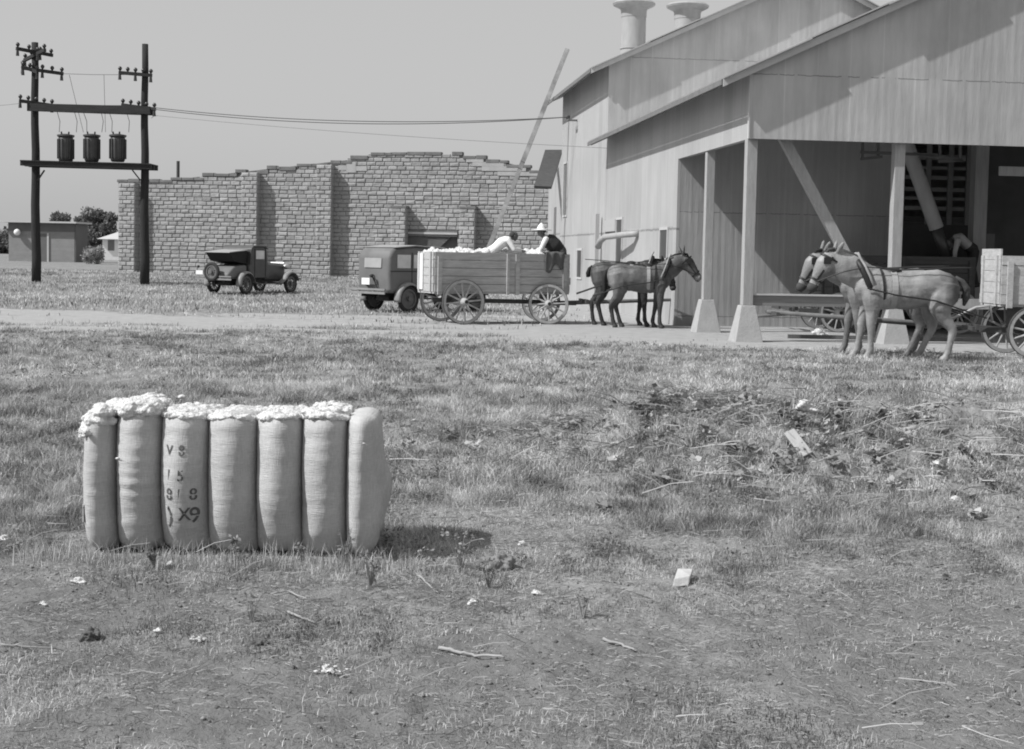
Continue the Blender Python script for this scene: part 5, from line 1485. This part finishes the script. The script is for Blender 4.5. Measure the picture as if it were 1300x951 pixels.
# ------------------------------------------------------------------ people
def hand(b, wrist, d, up):
    wrist = Vector(wrist); d = Vector(d).normalized(); up = Vector(up); sd = d.cross(up).normalized(); up = sd.cross(d).normalized()
    b.tube([wrist - d * .03, wrist + d * .03, wrist + d * .09], [(.027, .02), (.038, .018), (.04, .016)], 10, side=sd)
    for k, (o_, l) in enumerate(((-.031, .062), (-.011, .075), (.011, .07), (.031, .055))):
        p = wrist + d * .08 + sd * o_; b.tube([p, p + d * l * .5 - up * .006, p + d * l - up * .028], [.0095, .009, .007], 6)
    p = wrist + d * .02 - sd * .03; b.tube([p, p - sd * .03 + d * .03, p - sd * .035 + d * .065 - up * .015], [.012, .011, .008], 6)
def headshape(b, c, facing, r=.1):
    c = Vector(c); f = Vector(facing).normalized(); up = Vector((0, 0, 1)); sd = f.cross(up).normalized(); up = sd.cross(f).normalized()
    def P(a, s, u): return c + f * a * r + sd * s * r + up * u * r
    b.tube([P(-.05, 0, -1.05), P(.08, 0, -.9), P(.1, 0, -.55), P(.02, 0, 0), P(-.05, 0, .5), P(-.08, 0, .95), P(-.08, 0, 1.12)], [(.3 * r, .3 * r), (.45 * r, .5 * r), (.62 * r, .78 * r), (.75 * r, .95 * r), (.76 * r, .95 * r), (.5 * r, .62 * r), (.1 * r, .1 * r)], 14, side=sd)
    b.tube([P(.88, 0, .12), P(1.05, 0, -.15), P(.9, 0, -.25)], [.08 * r, .14 * r, .12 * r], 6)     # nose
    b.tube([P(.82, -.22, -.5), P(.9, 0, -.5), P(.82, .22, -.5)], [.07 * r, .1 * r, .07 * r], 6)     # lips
    b.tube([P(.86, -.4, .2), P(.92, 0, .24), P(.86, .4, .2)], [.08 * r, .09 * r, .08 * r], 6)       # brow
    for s in (-1, 1):
        b.tube([P(-.05, s * .76, .15), P(-.08, s * .9, .05), P(-.02, s * .78, -.25)], [.1 * r, .14 * r, .08 * r], 6)
def person(loc, rz, label, J, shirt, trouser, hat=None, group=None, facing=(1, 0, 0)):
    g = empty('person', loc, rz, label, 'person', group)
    v = {k: Vector(p) for k, p in J.items()}
    def arm(b, s, k=1.0, infl=0.0, hands=True):
        sh, el, ha = v['sh' + s], v['el' + s], v['ha' + s]
        b.tube([sh.lerp(v['chest'], .35), sh, sh.lerp(el, .5), el, el.lerp(ha, .5), ha], [.055 + infl, .06 + infl, .05 + infl, .042 + infl, .038 + infl, .028 + infl], 10)
        if hands: hand(b, ha, ha - el, (0, 0, 1))
    def leg(b, s, infl=0.0, foot=True):
        hp, kn, an_ = v['hp' + s], v['kn' + s], v['an' + s]
        b.tube([hp.lerp(v['hips'], .3), hp, hp.lerp(kn, .5), kn, kn.lerp(an_, .35), an_], [.09 + infl, .095 + infl, .08 + infl, .06 + infl, .058 + infl, .038 + infl * 1.3], 12)
        if foot:
            d = Vector(J.get('foot' + s, (1, 0, -.1))).normalized(); b.tube([an_ - d * .06, an_ + d * .05 + Vector((0, 0, -.03)), an_ + d * .19 + Vector((0, 0, -.04))], [.042, .045, .03], 10)
    def torso(b, infl=0.0, neck=True):
        sd = (v['shL'] - v['shR']).normalized()
        b.tube([v['hips'] - (v['chest'] - v['hips']) * .18, v['hips'], v['hips'].lerp(v['chest'], .5), v['chest'], v['chest'].lerp(v['neck'], .55), v['neck']], [(.11 + infl, .08 + infl), (.165 + infl, .115 + infl), (.14 + infl, .10 + infl), (.17 + infl, .12 + infl), (.13 + infl, .09 + infl), (.055, .055)], 16, side=sd)
        if neck: b.tube([v['chest'].lerp(v['neck'], .6), v['neck'], v['head']], [.07, .055, .05], 10)
    def body(b):
        torso(b); arm(b, 'L'); arm(b, 'R'); leg(b, 'L'); leg(b, 'R'); headshape(b, v['head'], facing)
    blob('body', body, M['skin'], g, .011, 2)
    def sh(b):
        torso(b, .016, False); arm(b, 'L', infl=.014, hands=False); arm(b, 'R', infl=.014, hands=False)
    blob('shirt', sh, M[shirt], g, .013, 2)
    def tr(b):
        sd = (v['shL'] - v['shR']).normalized()
        b.tube([v['hips'] - (v['chest'] - v['hips']) * .2, v['hips'], v['hips'].lerp(v['chest'], .35)], [(.13, .10), (.19, .14), (.165, .125)], 16, side=sd)
        leg(b, 'L', .018, False); leg(b, 'R', .018, False)
    blob('trousers', tr, M[trouser], g, .013, 2)
    for s in 'LR':
        d = Vector(J.get('foot' + s, (1, 0, -.1))).normalized(); an_ = v['an' + s]
        blob('shoe', lambda b: b.tube([an_ - d * .08, an_ + d * .05 + Vector((0, 0, -.03)), an_ + d * .215 + Vector((0, 0, -.04))], [.05, .056, .038], 10), M['leather'], g, .013, 1)
    hd = v['head']
    if hat:
        m = MB(); m.tube([hd + Vector((-.0, 0, .045)), hd + Vector((0, 0, .055)), hd + Vector((0, 0, .072)), hd + Vector((0, 0, .12)), hd + Vector((.0, 0, .165)), hd + Vector((0, 0, .215)), hd + Vector((0, 0, .225))], [(.27, .25), (.275, .255), (.10, .105), (.092, .095), (.06, .07), (.02, .025), .005], 22); m.build('hat', M['straw'], g, True)
    m = MB(); f = Vector(facing).normalized(); m.ball(hd - f * .03 + Vector((0, 0, .03)), .088, 16, (1, .92, .95)); m.build('hair', M['hair'], g, True)
    return g
# man in the straw hat at the front of the cotton wagon, stooping to the left
yA = 34.2
pA = atY(714, 323, yA)
J = dict(hips=(-.02, 0, .06), chest=(-.33, 0, .32), neck=(-.46, 0, .42), head=(-.52, -.02, .52), shL=(-.40, -.19, .37), shR=(-.36, .19, .37), elL=(-.52, -.27, .12), haL=(-.58, -.24, -.06), elR=(-.50, .22, .12), haR=(-.62, .14, -.05),
         hpL=(0, -.1, .04), hpR=(0, .1, .04), knL=(-.16, -.18, -.34), knR=(-.12, .14, -.32), anL=(-.06, -.16, -.72), anR=(-.02, .14, -.70), footL=(-.6, 0, -.3), footR=(-.6, 0, -.3))
person(pA, 0, 'man in pointed straw hat and dark vest stooping over the front of the cotton load', J, 'shirt', 'overall', hat=True, facing=(-.75, -.35, -.35), group='men working on the wagons')
# dark vest over his shirt back
pA_o = [o for o in bpy.data.objects if o.name.startswith('person') and o.parent is None][-1]
v1, v2, v3 = Vector(J['hips']), Vector(J['chest']), Vector(J['neck'])
blob('vest', lambda b: b.tube([v1 + Vector((.05, 0, 0)), v1.lerp(v2, .5), v2, v2.lerp(v3, .6)], [(.13, .10), (.235, .19), (.235, .19), (.16, .13)], 16, side=(0, 1, 0)), M['overall'], pA_o, .013, 2)
# man lying on the cotton in white
pB = atY(618, 318, 33.4)
J = dict(hips=(.06, 0, -.07), chest=(.36, 0, .19), neck=(.55, 0, .30), head=(.64, 0, .35), shL=(.48, -.19, .26), shR=(.48, .19, .26), elL=(.60, -.25, .04), haL=(.80, -.12, .02), elR=(.60, .25, .04), haR=(.80, .1, .02),
         hpL=(0, -.1, -.04), hpR=(0, .1, -.04), knL=(-.34, -.14, -.20), knR=(-.36, .12, -.16), anL=(-.66, -.14, -.38), anR=(-.68, .14, -.36), footL=(-.5, 0, .6), footR=(-.5, 0, .6))
person(pB, R(10), 'man in white lying propped on his elbows on the cotton load', J, 'shirt', 'shirt', facing=(1, .2, .1), group='men working on the wagons')
# man bent over in the shed wagon
pC = bl(*[front(1232, 318, V1 - 1.35)[0], V1 - 1.35, front(1232, 322, V1 - 1.35)[1]])
J = dict(hips=(.05, 0, .10), chest=(-.30, 0, .36), neck=(-.44, 0, .33), head=(-.52, 0, .22), shL=(-.40, -.19, .30), shR=(-.40, .19, .30), elL=(-.47, -.22, .05), haL=(-.45, -.15, -.2), elR=(-.47, .22, .05), haR=(-.45, .15, -.2),
         hpL=(.06, -.1, .06), hpR=(.06, .1, .06), knL=(.02, -.13, -.35), knR=(.1, .12, -.35), anL=(.12, -.13, -.72), anR=(.2, .12, -.72), footL=(-1, 0, 0), footR=(-1, 0, 0))
person(pC, R(A0), 'man in pale shirt bent double in the dark wagon inside the shed', J, 'shirt_grey', 'overall', facing=(-.6, 0, -.8), group='men working on the wagons')

# ------------------------------------------------------------------ cars
def carwheel(parent, x, y, r, side_, disc=False, rot=(0, 0, 0), nm='wheel', z=None):
    m = MB(); pts = [(math.cos(2 * PI * k / 28) * (r - .055), 0, math.sin(2 * PI * k / 28) * (r - .055)) for k in range(29)]
    m.tube(pts, [(.055, .065)] * 29, 10, cap=False, side=(0, 1, 0)); w = m.build(nm, M['tyre'], parent, True)
    w.location = (x, y, r if z is None else z); w.rotation_euler = rot
    m = MB()
    m.ring((0, 0, 0), r - .145, r - .10, -.035, .035, 28)
    if disc: m.tube([(0, .03 * 1, 0), (0, -.0, 0)], [r - .14, r - .14], 24)
    m.build('rim', M['hubcap'], w)
    if not disc:
        m = MB()
        for k in range(12):
            a = 2 * PI * k / 12; m.bar((0, 0, 0), (math.cos(a) * (r - .13), 0, math.sin(a) * (r - .13)), .035, .028, up=(0, 1, 0))
        m.build('spokes', M['hubcap'], w)
    m = MB(); m.tube([(0, -.08, 0), (0, .08, 0)], [.06, .06], 14); m.build('hub_cap', M['hubcap'], w)
    return w
def fender(parent, x, y, r, a0, a1, w=.26, tail=None, mt='fender'):
    m = MB(); rows = []
    for k in range(19):
        a = R(a0 + (a1 - a0) * k / 18); row = []
        c = Vector((x + math.cos(a) * r, y, r * .0 + math.sin(a) * r)); n = Vector((math.cos(a), 0, math.sin(a)))
        for j in range(7):
            t_ = j / 6 - .5; row.append(c + Vector((0, t_ * w, 0)) - n * (abs(t_) * 2) ** 2.5 * .07)
        rows.append(row)
    if tail:
        for (tx, tz) in tail: rows.append([Vector((tx, y + (j / 6 - .5) * w, tz - (abs(j / 6 - .5) * 2) ** 2.5 * .03)) for j in range(7)])
    vs = [[m.bm.verts.new(p) for p in r_] for r_ in rows]
    for i in range(len(vs) - 1):
        for j in range(6): m.bm.faces.new((vs[i][j], vs[i + 1][j], vs[i + 1][j + 1], vs[i][j + 1]))
    o = m.build('fender', M[mt], parent, True, loc=(0, 0, .36)); s = o.modifiers.new('s', 'SOLIDIFY'); s.thickness = .012
    return o
def panel(parent, nm, mt, pts, ex, bevel=0): m = MB(); m.prism(pts, ex); return m.build(nm, M[mt], parent, bevel=bevel)
def make_car(loc, rz, label, kind):
    g = empty('parked_car', loc, rz, label, 'car', 'old cars parked before the block wall')
    r = .37; WB = 2.62; T = .70
    fr = MB(); fr.box(-.75, WB + .3, -.36, -.28, .42, .52); fr.box(-.75, WB + .3, .28, .36, .42, .52); fr.bar((0, -T, r), (0, T, r), .08); fr.bar((WB, -T, r), (WB, T, r), .06); fr.box(-.3, .1, -.25, .25, .3, .45); fr.build('chassis', M['iron_dark'], g)
    for s in (-1, 1):
        carwheel(g, 0, s * T, r, s, kind == 'sedan', (0, .3, 0)); carwheel(g, WB, s * T, r - .01, s, kind == 'sedan', (0, .1, 0))
        fender(g, 0, s * T, .46, 190, 8, .27, [(.62, .02)], 'fender')
        fender(g, WB, s * T, .46, 12, 150, .25, [(WB - .75, -.02)], 'fender')
        m = MB(); m.box(.5, WB - .62, min(s * .62, s * .84), max(s * .62, s * .84), .36, .395); m.build('running_board', M['carblack'], g)
    # hood, radiator, lamps
    hx0 = 1.62 if kind == 'sedan' else 1.42
    m = MB(); rows = []
    for (x, w, zt) in ((hx0, .46, 1.18), (hx0 + .5, .40, 1.14), (WB + .12, .31, 1.09)):
        rows.append([m.bm.verts.new((x, yy, zz)) for yy, zz in ((-w, .52), (-w, zt - .12), (-w * .75, zt - .03), (0, zt), (w * .75, zt - .03), (w, zt - .12), (w, .52))])
    for i in range(2):
        for j in range(6): m.bm.faces.new((rows[i][j], rows[i][j + 1], rows[i + 1][j + 1], rows[i + 1][j]))
    m.bm.faces.new(rows[0]); m.bm.faces.new(rows[2][::-1]); m.build('hood', M['carblack'], g)
    m = MB(); m.box(WB + .125, WB + .2, -.33, .33, .5, 1.13); m.build('radiator', M['chrome'], g, bevel=.03)
    for s in (-1, 1):
        m = MB(); m.tube([(WB + .0, s * .42, .98), (WB + .12, s * .42, .98), (WB + .2, s * .42, .98)], [.04, .10, .115], 16); m.build('headlight', M['chrome'], g, True)
    for xx, nm in ((-.92, 'rear_bumper'), (WB + .55, 'front_bumper')):
        m = MB(); m.box(xx - .015, xx + .015, -.78, .78, .50, .56); m.box(xx - .015, xx + .015, -.78, .78, .60, .65)
        for s in (-1, 1): m.bar((xx, s * .3, .57), (xx + (.4 if xx < 0 else -.4), s * .3, .5), .03, .06)
        m.build(nm, M['fender'], g)
    if kind == 'sedan':
        prof_ = [(-.62, .52), (-.66, 1.0), (-.64, 1.55), (-.50, 1.74), (.3, 1.80), (1.35, 1.76), (1.55, 1.68), (1.60, 1.20), (1.62, .52)]
        m = MB(); m.prism([(x, -.66, z) for x, z in prof_], (0, 1.32, 0)); b = m.build('body', M['cardust'], g, bevel=.13)
        m = MB(); m.prism([(x, -.68, z) for x, z in ((-.46, 1.765), (.3, 1.822), (1.35, 1.785), (1.66, 1.70), (1.64, 1.66), (1.34, 1.74), (.3, 1.79), (-.44, 1.735))], (0, 1.36, 0)); m.build('roof', M['canvas'], g, bevel=.016)
        m = MB(); m.prism([(-.664, -.34, 1.20), (-.664, .34, 1.20), (-.652, .34, 1.46), (-.652, -.34, 1.46)], (-.012, 0, 0)); m.build('rear_window', mat('sky_pale_rear_glass', .34, rough=.3), g)  # reflected brightness is put into the pale pane colour
        for s in (-1, 1):
            for (a, c_) in ((-.38, .10), (.22, .72), (.84, 1.36)):
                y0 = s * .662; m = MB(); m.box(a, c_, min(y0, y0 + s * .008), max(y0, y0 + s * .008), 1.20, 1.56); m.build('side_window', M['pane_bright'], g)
            for a in (.16, .78, 1.42):
                y0 = s * .661; m = MB(); m.box(a - .008, a + .008, min(y0, y0 + s * .01), max(y0, y0 + s * .01), .6, 1.62); m.build('door_edge', M['iron_dark'], g)
            m = MB(); y0 = s * .68; m.tube([(.72, y0, 1.08), (.84, y0, 1.08)], .012, 6); m.build('door_handle', M['chrome'], g)
        m = MB(); m.box(-.60, 1.6, -.668, .668, 1.10, 1.125); m.build('belt_moulding', M['iron_dark'], g)
        # plate bracket, lamp and luggage irons
        m = MB(); m.box(-.80, -.79, -.02, .30, .74, .92); m.build('licence_plate', M['plate'], g)
        m = MB(); m.bar((-.68, -.05, 1.0), (-.78, .0, .98), .04); m.bar((-.72, .02, .62), (-.78, .15, .75), .04); m.bar((-.7, -.25, .62), (-.74, -.05, 1.0), .03); m.ball((-.8, -.10, .98), .05, 10); m.build('tail_lamp', M['iron_dark'], g)
        m = MB(); m.box(-.9, -.66, -.6, .6, .54, .58); m.build('rear_apron', M['fender'], g)
    else:
        prof_ = [(.30, .55), (.28, 1.05), (.38, 1.08), (.44, 1.62), (.52, 1.68), (1.15, 1.68), (1.30, 1.60), (1.38, 1.16), (1.42, .55)]
        m = MB(); m.prism([(x, -.62, z) for x, z in prof_], (0, 1.24, 0)); b = m.build('body', M['carblack'], g, bevel=.10)
        m = MB(); m.prism([(x, -.65, z) for x, z in ((.30, 1.05), (.38, 1.60), (.50, 1.72), (1.2, 1.715), (1.36, 1.62), (1.34, 1.585), (1.15, 1.66), (.54, 1.665), (.44, 1.56), (.36, 1.05))], (0, 1.30, 0)); m.build('roof', M['carblack'], g, bevel=.035)
        m = MB(); m.prism([(x, -.56, z) for x, z in ((-.78, .55), (-.80, .72), (-.45, .98), (.27, 1.04), (.27, .55))], (0, 1.12, 0)); m.build('rear_deck', M['cardust'], g, bevel=.09)
        # raised lid of the rear box, canvas lined
        m = MB(); m.prism([(x, -.55, z) for x, z in ((.32, 1.57), (-.72, 1.475), (-.73, 1.445), (.32, 1.53))], (0, 1.1, 0)); lid = m.build('deck_lid', M['canvas'], g, bevel=.01)
        m = MB(); m.prism([(x, -.52, z) for x, z in ((.30, 1.525), (-.68, 1.44), (-.42, 1.16), (.26, 1.06))], (0, 1.04, 0)); m.build('lid_cavity_shade', M['dark'], lid)  # solid dark wedge standing in for the shaded hollow under the lid
        for s in (-1, 1):
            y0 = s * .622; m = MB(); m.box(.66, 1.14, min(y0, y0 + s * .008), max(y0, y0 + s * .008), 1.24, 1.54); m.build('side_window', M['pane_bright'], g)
            for a in (.60, 1.22): m = MB(); m.box(a - .008, a + .008, min(y0, y0 + s * .01), max(y0, y0 + s * .01), .6, 1.6); m.build('door_edge', M['iron_dark'], g)
        w = carwheel(g, -.93, .05, .33, 1, False, (0, 0, PI / 2), 'spare_wheel', .78)
        m = MB(); m.bar((-.78, .05, .78), (-.90, .05, .78), .1); m.bar((-.8, -.4, .55), (-.92, -.55, .6), .04); m.build('spare_carrier', M['iron_dark'], g)
        m = MB(); m.box(-.96, -.95, .42, .72, .68, .82); m.build('licence_plate', M['plate'], g)
        m = MB(); m.box(-.9, -.6, -.55, .55, .50, .56); m.build('rear_apron', M['fender'], g)
        m = MB(); m.ball((-.95, .62, .95), .05, 10); m.build('tail_lamp', M['iron_dark'], g)
    return g
HR = R(63)
rn = gp(312, 374); dv = Vector((math.cos(HR), math.sin(HR), 0)); nv = Vector((-dv.y, dv.x, 0))
c1 = rn + nv * .70
make_car(c1, HR, 'old dark roadster with its rear lid raised and spare wheel at the back', 'roadster')
HS = R(47)
rn = gp(518, 397); dv = Vector((math.cos(HS), math.sin(HS), 0)); nv = Vector((-dv.y, dv.x, 0))
c2 = rn + nv * .70
make_car(c2, HS, 'old boxy dark sedan with dusty flat rear, parked just behind the cotton wagon', 'sedan')

# ------------------------------------------------------------------ litter lying about
def lump(name, label, cat, px, py, w, h, d, mt, seed, group=None, sink=.3):
    p = gp(px, py); s = p.y / F
    if mt == 'cotton':
        q_ = random.Random(seed); W_, H_ = w * s, h * s; bl_ = []
        for k in range(22):
            u = q_.gauss(0, .2); bl_.append(((u * W_, q_.gauss(0, .16) * W_, H_ * q_.uniform(.1, .6) * math.exp(-(u * 2.2) ** 2)), H_ * q_.uniform(.16, .34)))
        o = cotton_mass(name, bl_, None, p, voxel=max(.003, H_ * .09), fuzz_n=160, fuzz_l=.16 * W_, seed=seed, rad=.0006 * max(1, p.y / 7))
        return tag(o, label, cat, group)
    t = MB(); bmesh.ops.create_icosphere(t.bm, subdivisions=4, radius=1)
    for v in t.bm.verts:
        n = v.co.copy(); k = .9 + .6 * mnoise.noise(n * 1.5 + Vector((seed, 0, 0))) + .28 * mnoise.noise(n * 3.7 + Vector((0, seed, 0))) + .10 * mnoise.noise(n * 9 + Vector((0, seed, 0)))
        v.co = Vector((n.x * w / 2 * s * k, n.y * d / 2 * s * k, n.z * h / 2 * s * k + h * s * sink))
    if mt == 'cotton': fuzz(t.bm, 260, .2 * w * s, .0007 * max(1, p.y / 7))
    o = t.build(name, M[mt], None, True, loc=p); return tag(o, label, cat, group)
G = 'cotton tufts littering the field'
for i, (px, py, w, h, lab) in enumerate((
    (831, 503, 30, 9, 'flat white cotton tuft lying in the grass above the trash heap'),
    (417, 853, 40, 9, 'long flat cotton tuft at the bottom edge below the bale'),
    (99, 740, 16, 10, 'round cotton tuft on the ground before the left end of the bale'),
    (251, 813, 24, 7, 'small white cotton tuft on the bare earth below the bale middle'),
    (215, 719, 13, 10, 'cotton tuft caught in the straw at the front foot of the bale'),
    (680, 755, 18, 8, 'pale cotton tuft on bare earth right of the long dead branch'),
    (601, 767, 12, 9, 'small upright cotton tuft between the branch and the pale lump'),
    (663, 693, 10, 9, 'tiny cotton tuft just past the tip of the bale shadow'),
    (1022, 522, 26, 20, 'ragged bunch of cotton at the top of the trash heap'),
    (1188, 592, 14, 10, 'cotton tuft beside the dark hollow on the right of the trash heap'),
    (1214, 640, 12, 14, 'bright cotton tuft in the grass at the lower right of the heap'),
    (4, 690, 14, 14, 'cotton tuft at the left edge of the picture level with the bale foot'),
    (1040, 427, 22, 13, 'white cotton sack on the ground under the shed rail by the mules'),
    (55, 768, 12, 5, 'faint scrap of cotton near the left edge of the foreground'),
    (200, 803, 9, 8, 'tiny cotton tuft left of the scrap under the bale middle'))):
    lump('cotton_tuft', lab, 'cotton tuft', px, py, w, h, w * .8, 'cotton', i * 3.1, G)
p = gp(118, 815); M['earth_dark'] = mat('dark_earth_clod', .10, var=.4, scale=30, bump=.8)
lump('earth_clod', 'dark round clod holding a cotton wisp at the lower left', 'clod', 115, 812, 26, 20, 22, 'earth_dark', 50)
lump('earth_clod', 'small dark clod on the bare earth below the bale right end', 'clod', 424, 797, 15, 11, 12, 'earth_dark', 57)
lump('earth_clod', 'pair of low dark clods in the foreground centre left', 'clod', 330, 818, 22, 8, 12, 'earth_dark', 61)
# broken concrete block
p = gp(866, 745); s = p.y / F
m = MB(); m.prism([(-13 * s, 0, 0), (8 * s, -.02, 0), (15 * s, .10, .0), (-4 * s, .12, 0)], (0, 0, .045))
for v in m.bm.verts:
    if v.co.z > .02: v.co += Vector((.02, .01, .018 * mnoise.noise(v.co * 30)))
o = m.build('broken_block', M['stone'], None, bevel=.006, loc=p + Vector((0, 0, .005))); o.rotation_euler = (R(6), R(-12), 0); tag(o, 'broken grey block lying on the bare earth in the right foreground', 'block')
# board stuck in heap
a = gp(1023, 580) + Vector((0, -.05, .06)); bt = atY(999, 545, a.y + .2)
m = MB(); m.bar((0, 0, -.04), (bt - a) * .9, .085, .018, up=(0, -1, .3)); o = m.build('plank', M['post'], None, bevel=.004, loc=a); tag(o, 'short pale plank leaning out of the trash heap', 'plank')
a = gp(1062, 562); b_ = gp(1096, 551)
m = MB(); m.bar((0, 0, .03), b_ - a + Vector((0, 0, .035)), .09, .02); o = m.build('plank', M['branch'], None, bevel=.004, loc=a); tag(o, 'weathered board half buried in the middle of the trash heap', 'plank')
def branch(name, label, pts, r, mt='branch'):
    r = r * .7
    P0_ = [gp(*q) + Vector((0, 0, .012)) for i, q in enumerate(pts)]; o0 = P0_[0]; P = []
    for i in range(len(P0_) - 1):
        for q in range(5): P.append(P0_[i].lerp(P0_[i + 1], q / 5) + Vector((random.gauss(0, r * .5), random.gauss(0, r * .7), random.gauss(0, r * .3))))
    P.append(P0_[-1])
    m = MB(); m.tube([q - o0 for q in P], [r * (1 - .5 * i / len(P)) for i in range(len(P))], 8); o = m.build(name, M[mt], None, True, loc=o0); tag(o, label, 'branch', 'dead branches on the ground')
branch('dead_branch', 'long thin dead branch lying in the foreground centre', [(557, 824), (580, 832), (605, 835), (640, 838)], .012)
branch('dead_branch', 'straight grey log on top of the right of the trash heap', [(1135, 549), (1165, 546), (1202, 547)], .035)
branch('dead_branch', 'thin bent twig in the grass right of the bale', [(525, 727), (540, 742), (556, 755)], .009)
branch('dead_branch', 'short stick lying on the ground below the bale right half', [(365, 780), (382, 787), (400, 794)], .009)
branch('dead_branch', 'short stick on bare earth in the lower middle', [(765, 815), (790, 822), (808, 830)], .010)
branch('dead_branch', 'arched dry stem lying below the bale middle', [(345, 757), (365, 753), (390, 764), (420, 763)], .006)
branch('dead_branch', 'pale fork of brushwood at the right edge above the heap', [(1300, 512), (1275, 516), (1250, 506), (1220, 502)], .03)
branch('dead_branch', 'dark lower brushwood stem at the right edge above the heap', [(1300, 524), (1284, 518), (1270, 508)], .03, 'post_dark')
branch('dead_branch', 'thin stick lying left of the bale foot in the lower left', [(0, 822), (35, 824), (72, 827)], .006)
# drawbar timber on the ground under the rail
a = gp(1000, 432); b_ = gp(1260, 437)
m = MB(); m.bar((0, 0, .08), b_ - a + Vector((0, 0, .08)), .07, .08); o = m.build('ground_timber', M['post_dark'], None, loc=a); tag(o, 'long dark timber lying on the ground behind the mules hooves', 'timber')
# tall single weeds in the foreground
def weed(name, label, px, py, hpx, kind=0, n=10, group='tall weeds in the field'):
    p = gp(px, py); h = hpx * p.y / F
    t = empty(name, p, random.random() * 6, label, 'weed', group); st_ = MB(); lf = MB()
    for k in range(n):
        a = random.random() * 2 * PI; l = h * random.uniform(.5, 1.05); o_ = random.uniform(.1, .5)
        e = Vector((math.cos(a) * l * o_, math.sin(a) * l * o_, l)); mid = e * .5 + Vector((0, 0, l * .08))
        st_.tube([(0, 0, -.01), mid, e], [.003, .0022, .0012], 5)
        for q in range(10 if kind else 5):
            t_ = random.uniform(.35, 1); c = (mid * (1 - t_) + e * t_) if t_ > .5 else mid * t_ * 2
            d = Vector((random.gauss(0, 1), random.gauss(0, 1), random.gauss(.3, .6))).normalized() * random.uniform(.012, .032); w = d.cross(Vector((random.random(), random.random(), 1))).normalized() * d.length * .3
            f = [lf.bm.verts.new(c), lf.bm.verts.new(c + d * .5 + w), lf.bm.verts.new(c + d), lf.bm.verts.new(c + d * .5 - w)]; lf.bm.faces.new(f)
    st_.build('stems', mat('weed_stem_' + str(kind), .25), t)
    o = lf.build('leaves', M['weed'], t); at = o.data.attributes.new('tone', 'FLOAT', 'FACE'); at.data.foreach_set('value', [random.uniform(.3, 1) for _ in o.data.polygons])
for (px, py, hp, kd, lab) in ((295, 712, 30, 1, 'bushy dry weed against the foot of the fourth bale section'), (438, 718, 45, 0, 'tall thin weed stalk in front of the right part of the bale'), (385, 716, 26, 1, 'low weed before the right middle of the bale'),
                              (196, 722, 24, 1, 'low weed before the left part of the bale'), (585, 726, 52, 1, 'leafy weed standing at the edge of the bale shadow'), (620, 745, 34, 1, 'weed clump beside the pale lump right of the bale'),
                              (500, 615, 60, 1, 'dark upright weed behind the right end of the bale'), (740, 785, 40, 0, 'thin spreading weed in the middle foreground'), (560, 560, 40, 1, 'leafy weed in the grass well right of the bale'),
                              (940, 540, 34, 1, 'weed on the left slope of the trash heap'), (318, 790, 36, 0, 'sparse weed on bare earth below the bale'), (1180, 720, 30, 0, 'sparse weed in the right foreground'), (470, 745, 44, 1, 'weed in front of the bale right corner')):
    weed('tall_weed', lab, px, py, hp, kd, 9 if kd else 6)
lump('dirt_lump', 'pale crusted lump of earth right of the bale shadow', 'lump', 632, 722, 46, 24, 40, 'earth_pale', 71)

# ------------------------------------------------------------------ light
SUN = Vector((1.0, .42, -1.15)).normalized()
sd_ = bpy.data.lights.new('sun', 'SUN'); sd_.energy = 3.6; sd_.angle = R(.6); sd_.color = (1, 1, 1)
so = bpy.data.objects.new('sun', sd_); col.objects.link(so); so.rotation_euler = SUN.to_track_quat('-Z', 'Y').to_euler(); so.location = (-20, -10, 30)
elev = math.asin(-SUN.z); az = math.atan2(-SUN.x, -SUN.y)      # compass-like, from +Y clockwise
w = bpy.data.worlds.new('World'); scene.world = w; w.use_nodes = True
nt = w.node_tree; bg = nt.nodes['Background']
sky = nt.nodes.new('ShaderNodeTexSky'); sky.sky_type = 'NISHITA'; sky.sun_disc = False
sky.sun_elevation = elev; sky.sun_rotation = az; sky.air_density = 1.0; sky.dust_density = 3.0
bwn = nt.nodes.new('ShaderNodeRGBToBW'); nt.links.new(sky.outputs[0], bwn.inputs[0])
mxn = nt.nodes.new('ShaderNodeMix'); mxn.data_type = 'FLOAT'; mxn.inputs[0].default_value = .6; nt.links.new(bwn.outputs[0], mxn.inputs[2]); mxn.inputs[3].default_value = 7.0
cbn = nt.nodes.new('ShaderNodeCombineColor')
for i in range(3): nt.links.new(mxn.outputs[0], cbn.inputs[i])
nt.links.new(cbn.outputs[0], bg.inputs['Color']); bg.inputs['Strength'].default_value = .075

scene.render.engine = 'CYCLES'
scene.cycles.filter_width = 1.9
scene.cycles.max_bounces = 5
vs = scene.view_settings
vs.view_transform = 'Standard'; vs.look = 'None'; vs.exposure = 0.42; vs.gamma = 1.0; vs.use_curve_mapping = False
